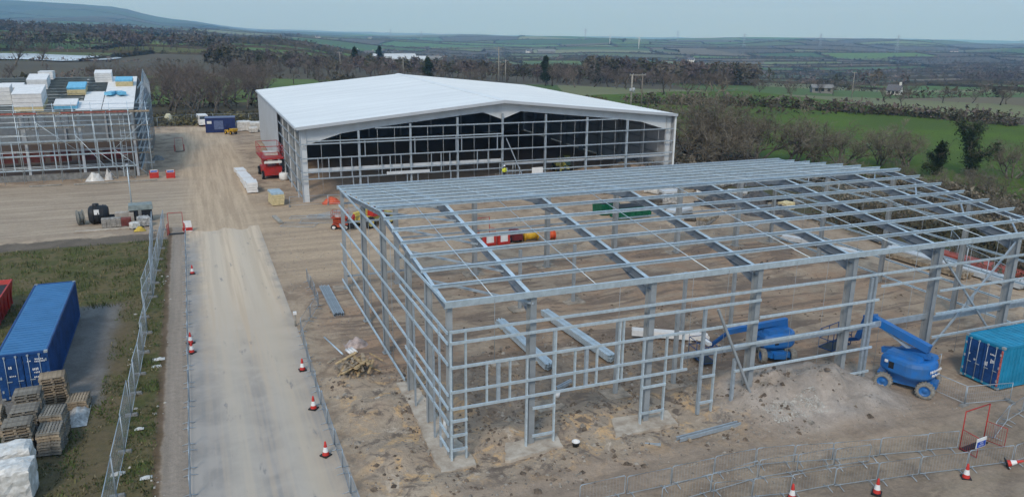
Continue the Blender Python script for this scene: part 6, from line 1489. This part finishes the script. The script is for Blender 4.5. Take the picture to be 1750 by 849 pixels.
# loose material inside the white building
for i, (x, y, rx_, h) in enumerate([(56.5, 96.5, 4.2, 1.3), (50.4, 97.0, 2.4, .8)]): heap('soil_heap', ['large grey soil heap inside the right end of the white-roofed building', 'smaller soil heap left of the large one indoors'][i], 'soil heap', x, y, rx_, 2.4, h, mat('grey brown soil', (.22, .19, .155), .95, 0, .25, 1.5, .5), 50+i)
heap('orange_tarp', 'orange tarpaulin bundle at the front left corner of the white-roofed building', 'tarpaulin', 14.0, 89.9, 1.1, .6, .7, orange, 14)
t = thing('scaffold', 'short aluminium tower of scaffold near the centre front of the white-roofed building', 'scaffold', (36.6, 92.6, 0))
for x in (-.9, .9):
    for y in (-.4, .4): MB().tube([(x, y, 0), (x, y, 3.0)], .03, 5).build('standard', galv, t)
for z in (1, 2, 2.9): MB().tube([(-.9, -.4, z), (.9, -.4, z), (.9, .4, z), (-.9, .4, z), (-.9, -.4, z)], .025, 5).build('ledger', galv, t)
t = thing('site_board', 'white board on posts at the open front right of the worker', 'board', (39.6, 90.0, 0)); MB().box((0, 0, 2.35), (1.5, .05, .75)).build('board', white_p, t); [MB().box((s*.6, .06, 1.3), (.08, .08, 2.6)).build('post', wood, t) for s in (-1, 1)]
# grass tufts
def in_grass(x, y): return x < -3.05 and y < 79.3 and not (-11.3 < x < -6.1 and 44.5 < y < 60.8)
gt = TB(); gr_ = random.Random(19)
for k in range(42000):
    y = 26+54*gr_.random()**1.35; x = gr_.uniform(-26 if y > 50 else -14, -2.9)
    if not in_grass(x, y): continue
    d = noi(x, y, 1.6, 11)+.5*noi(x, y, .5, 12)
    if d < -.12: continue
    h = (.05+.13*gr_.random())*(1+max(0, d))*(1.0 if y < 60 else 1.5); a_ = gr_.uniform(0, pi); w_ = .03+.02*gr_.random(); z = site_z(x, y)-.01
    gt.tri((x-w_*cos(a_), y-w_*sin(a_), z), (x+w_*cos(a_), y+w_*sin(a_), z), (x+gr_.gauss(0, .07), y+gr_.gauss(0, .07), z+h), 0 if d+gr_.gauss(0, .12) > .12 else 1 if gr_.random() < .75 else 2)
tag(gt.build('rough_grass', [mat('rough grass green', (.092, .125, .036), .9, 0, .3, 1), mat('rough grass olive', (.14, .135, .058), .9, 0, .3, 1), mat('dead straw', (.25, .21, .12), .9, 0, .3, 1)]), 'rough tufted grass and dead straw over the left verge', 'grass')
# stones and clods
sb = MB(); sr = random.Random(23); OCT = [(0, 0, 1), (1, 0, 0), (0, 1, 0), (-1, 0, 0), (0, -1, 0), (0, 0, -.6)]; OF = [(0, 1, 2), (0, 2, 3), (0, 3, 4), (0, 4, 1), (5, 2, 1), (5, 3, 2), (5, 4, 3), (5, 1, 4)]
def stones(n, x0, x1, y0, y1, s0, s1, mi, thr=-1.):
    sb.cur = mi
    for _ in range(n):
        x, y = sr.uniform(x0, x1), sr.uniform(y0, y1)
        if noi(x, y, 2.2, 31) < thr: continue
        if -1.7 < x < 5.4: continue
        s = s0*(s1/s0)**(sr.random()**2); z = site_z(x, y); k = [sr.uniform(.7, 1.3) for _ in range(3)]; a_ = sr.uniform(0, 6)
        sb.add([(x+s*(p[0]*k[0]*cos(a_)-p[1]*k[1]*sin(a_)), y+s*(p[0]*k[0]*sin(a_)+p[1]*k[1]*cos(a_)), z+s*p[2]*k[2]*.8) for p in OCT], OF)
stones(700, 6, 32, 28, 45, .08, .24, 1, .0); stones(500, 6, 32, 28, 45, .08, .2, 0, .0); stones(5200, 5.6, 30, 25, 46, .02, .11, 0, -.1); stones(2500, 5.6, 30, 28, 44, .02, .13, 1, .05); stones(1500, 24, 38, 27, 36, .02, .09, 0, -.2); stones(1200, 26.5, 30, 29, 30.4, .02, .08, 2); stones(2600, 10, 50, 32, 60, .03, .16, 1, .1); stones(1500, 5.6, 12, 46, 80, .02, .09, 0, .1)
stones(500, -5, -2.6, 28, 70, .03, .14, 2, .15)
stones(900, 30, 62, 62, 90, .05, .25, 0, .1)
o = sb.build('stones', [mat('loose stone', (.30, .27, .23), .9, 0, .3, 3), mat('dark clod', (.16, .125, .095), .95, 0, .3, 3), mat('pale stone chip', (.44, .42, .38), .9, 0, .2, 3)]); o['kind'] = 'stuff'; tag(o, 'loose stones and clods scattered over the churned site soil', 'stones')
# litter on the verge
for i, (x, y, s) in enumerate([(-3.2, 49.6, .35), (-3.3, 48.5, .28), (-3.9, 40.6, .22), (-4.6, 36.4, .3), (-3.4, 35.6, .26)]): heap('litter', ['white rag on the verge beside the footpath', 'smaller white scrap just below the rag', 'tiny white litter by the fence foot', 'pale scrap caught in the grass near the front', 'grey scrap at the path edge near the front'][i], 'litter', x, y, s, s*.6, .1, wrap, 90+i, 5)
# ------------------------------------------------------------------ haze: one closed box of even thin air
hz = MB().b2((-5200, -60, -290), (9500, 11800, 300)).build('haze', None)
hz.data.materials.clear(); hm = bpy.data.materials.new('haze'); hm.use_nodes = True; hn_ = hm.node_tree; [hn_.nodes.remove(n) for n in list(hn_.nodes)]
out = hn_.nodes.new('ShaderNodeOutputMaterial'); pv = hn_.nodes.new('ShaderNodeVolumePrincipled'); pv.inputs['Color'].default_value = (.24, .56, 1.0, 1); pv.inputs['Absorption Color'].default_value = (1, 1, 1, 1); pv.inputs['Density'].default_value = 1.5e-04; hn_.links.new(pv.outputs[0], out.inputs['Volume'])
hz.data.materials.append(hm); hz['kind'] = 'stuff'; tag(hz, 'thin blue haze over the whole valley', 'haze')
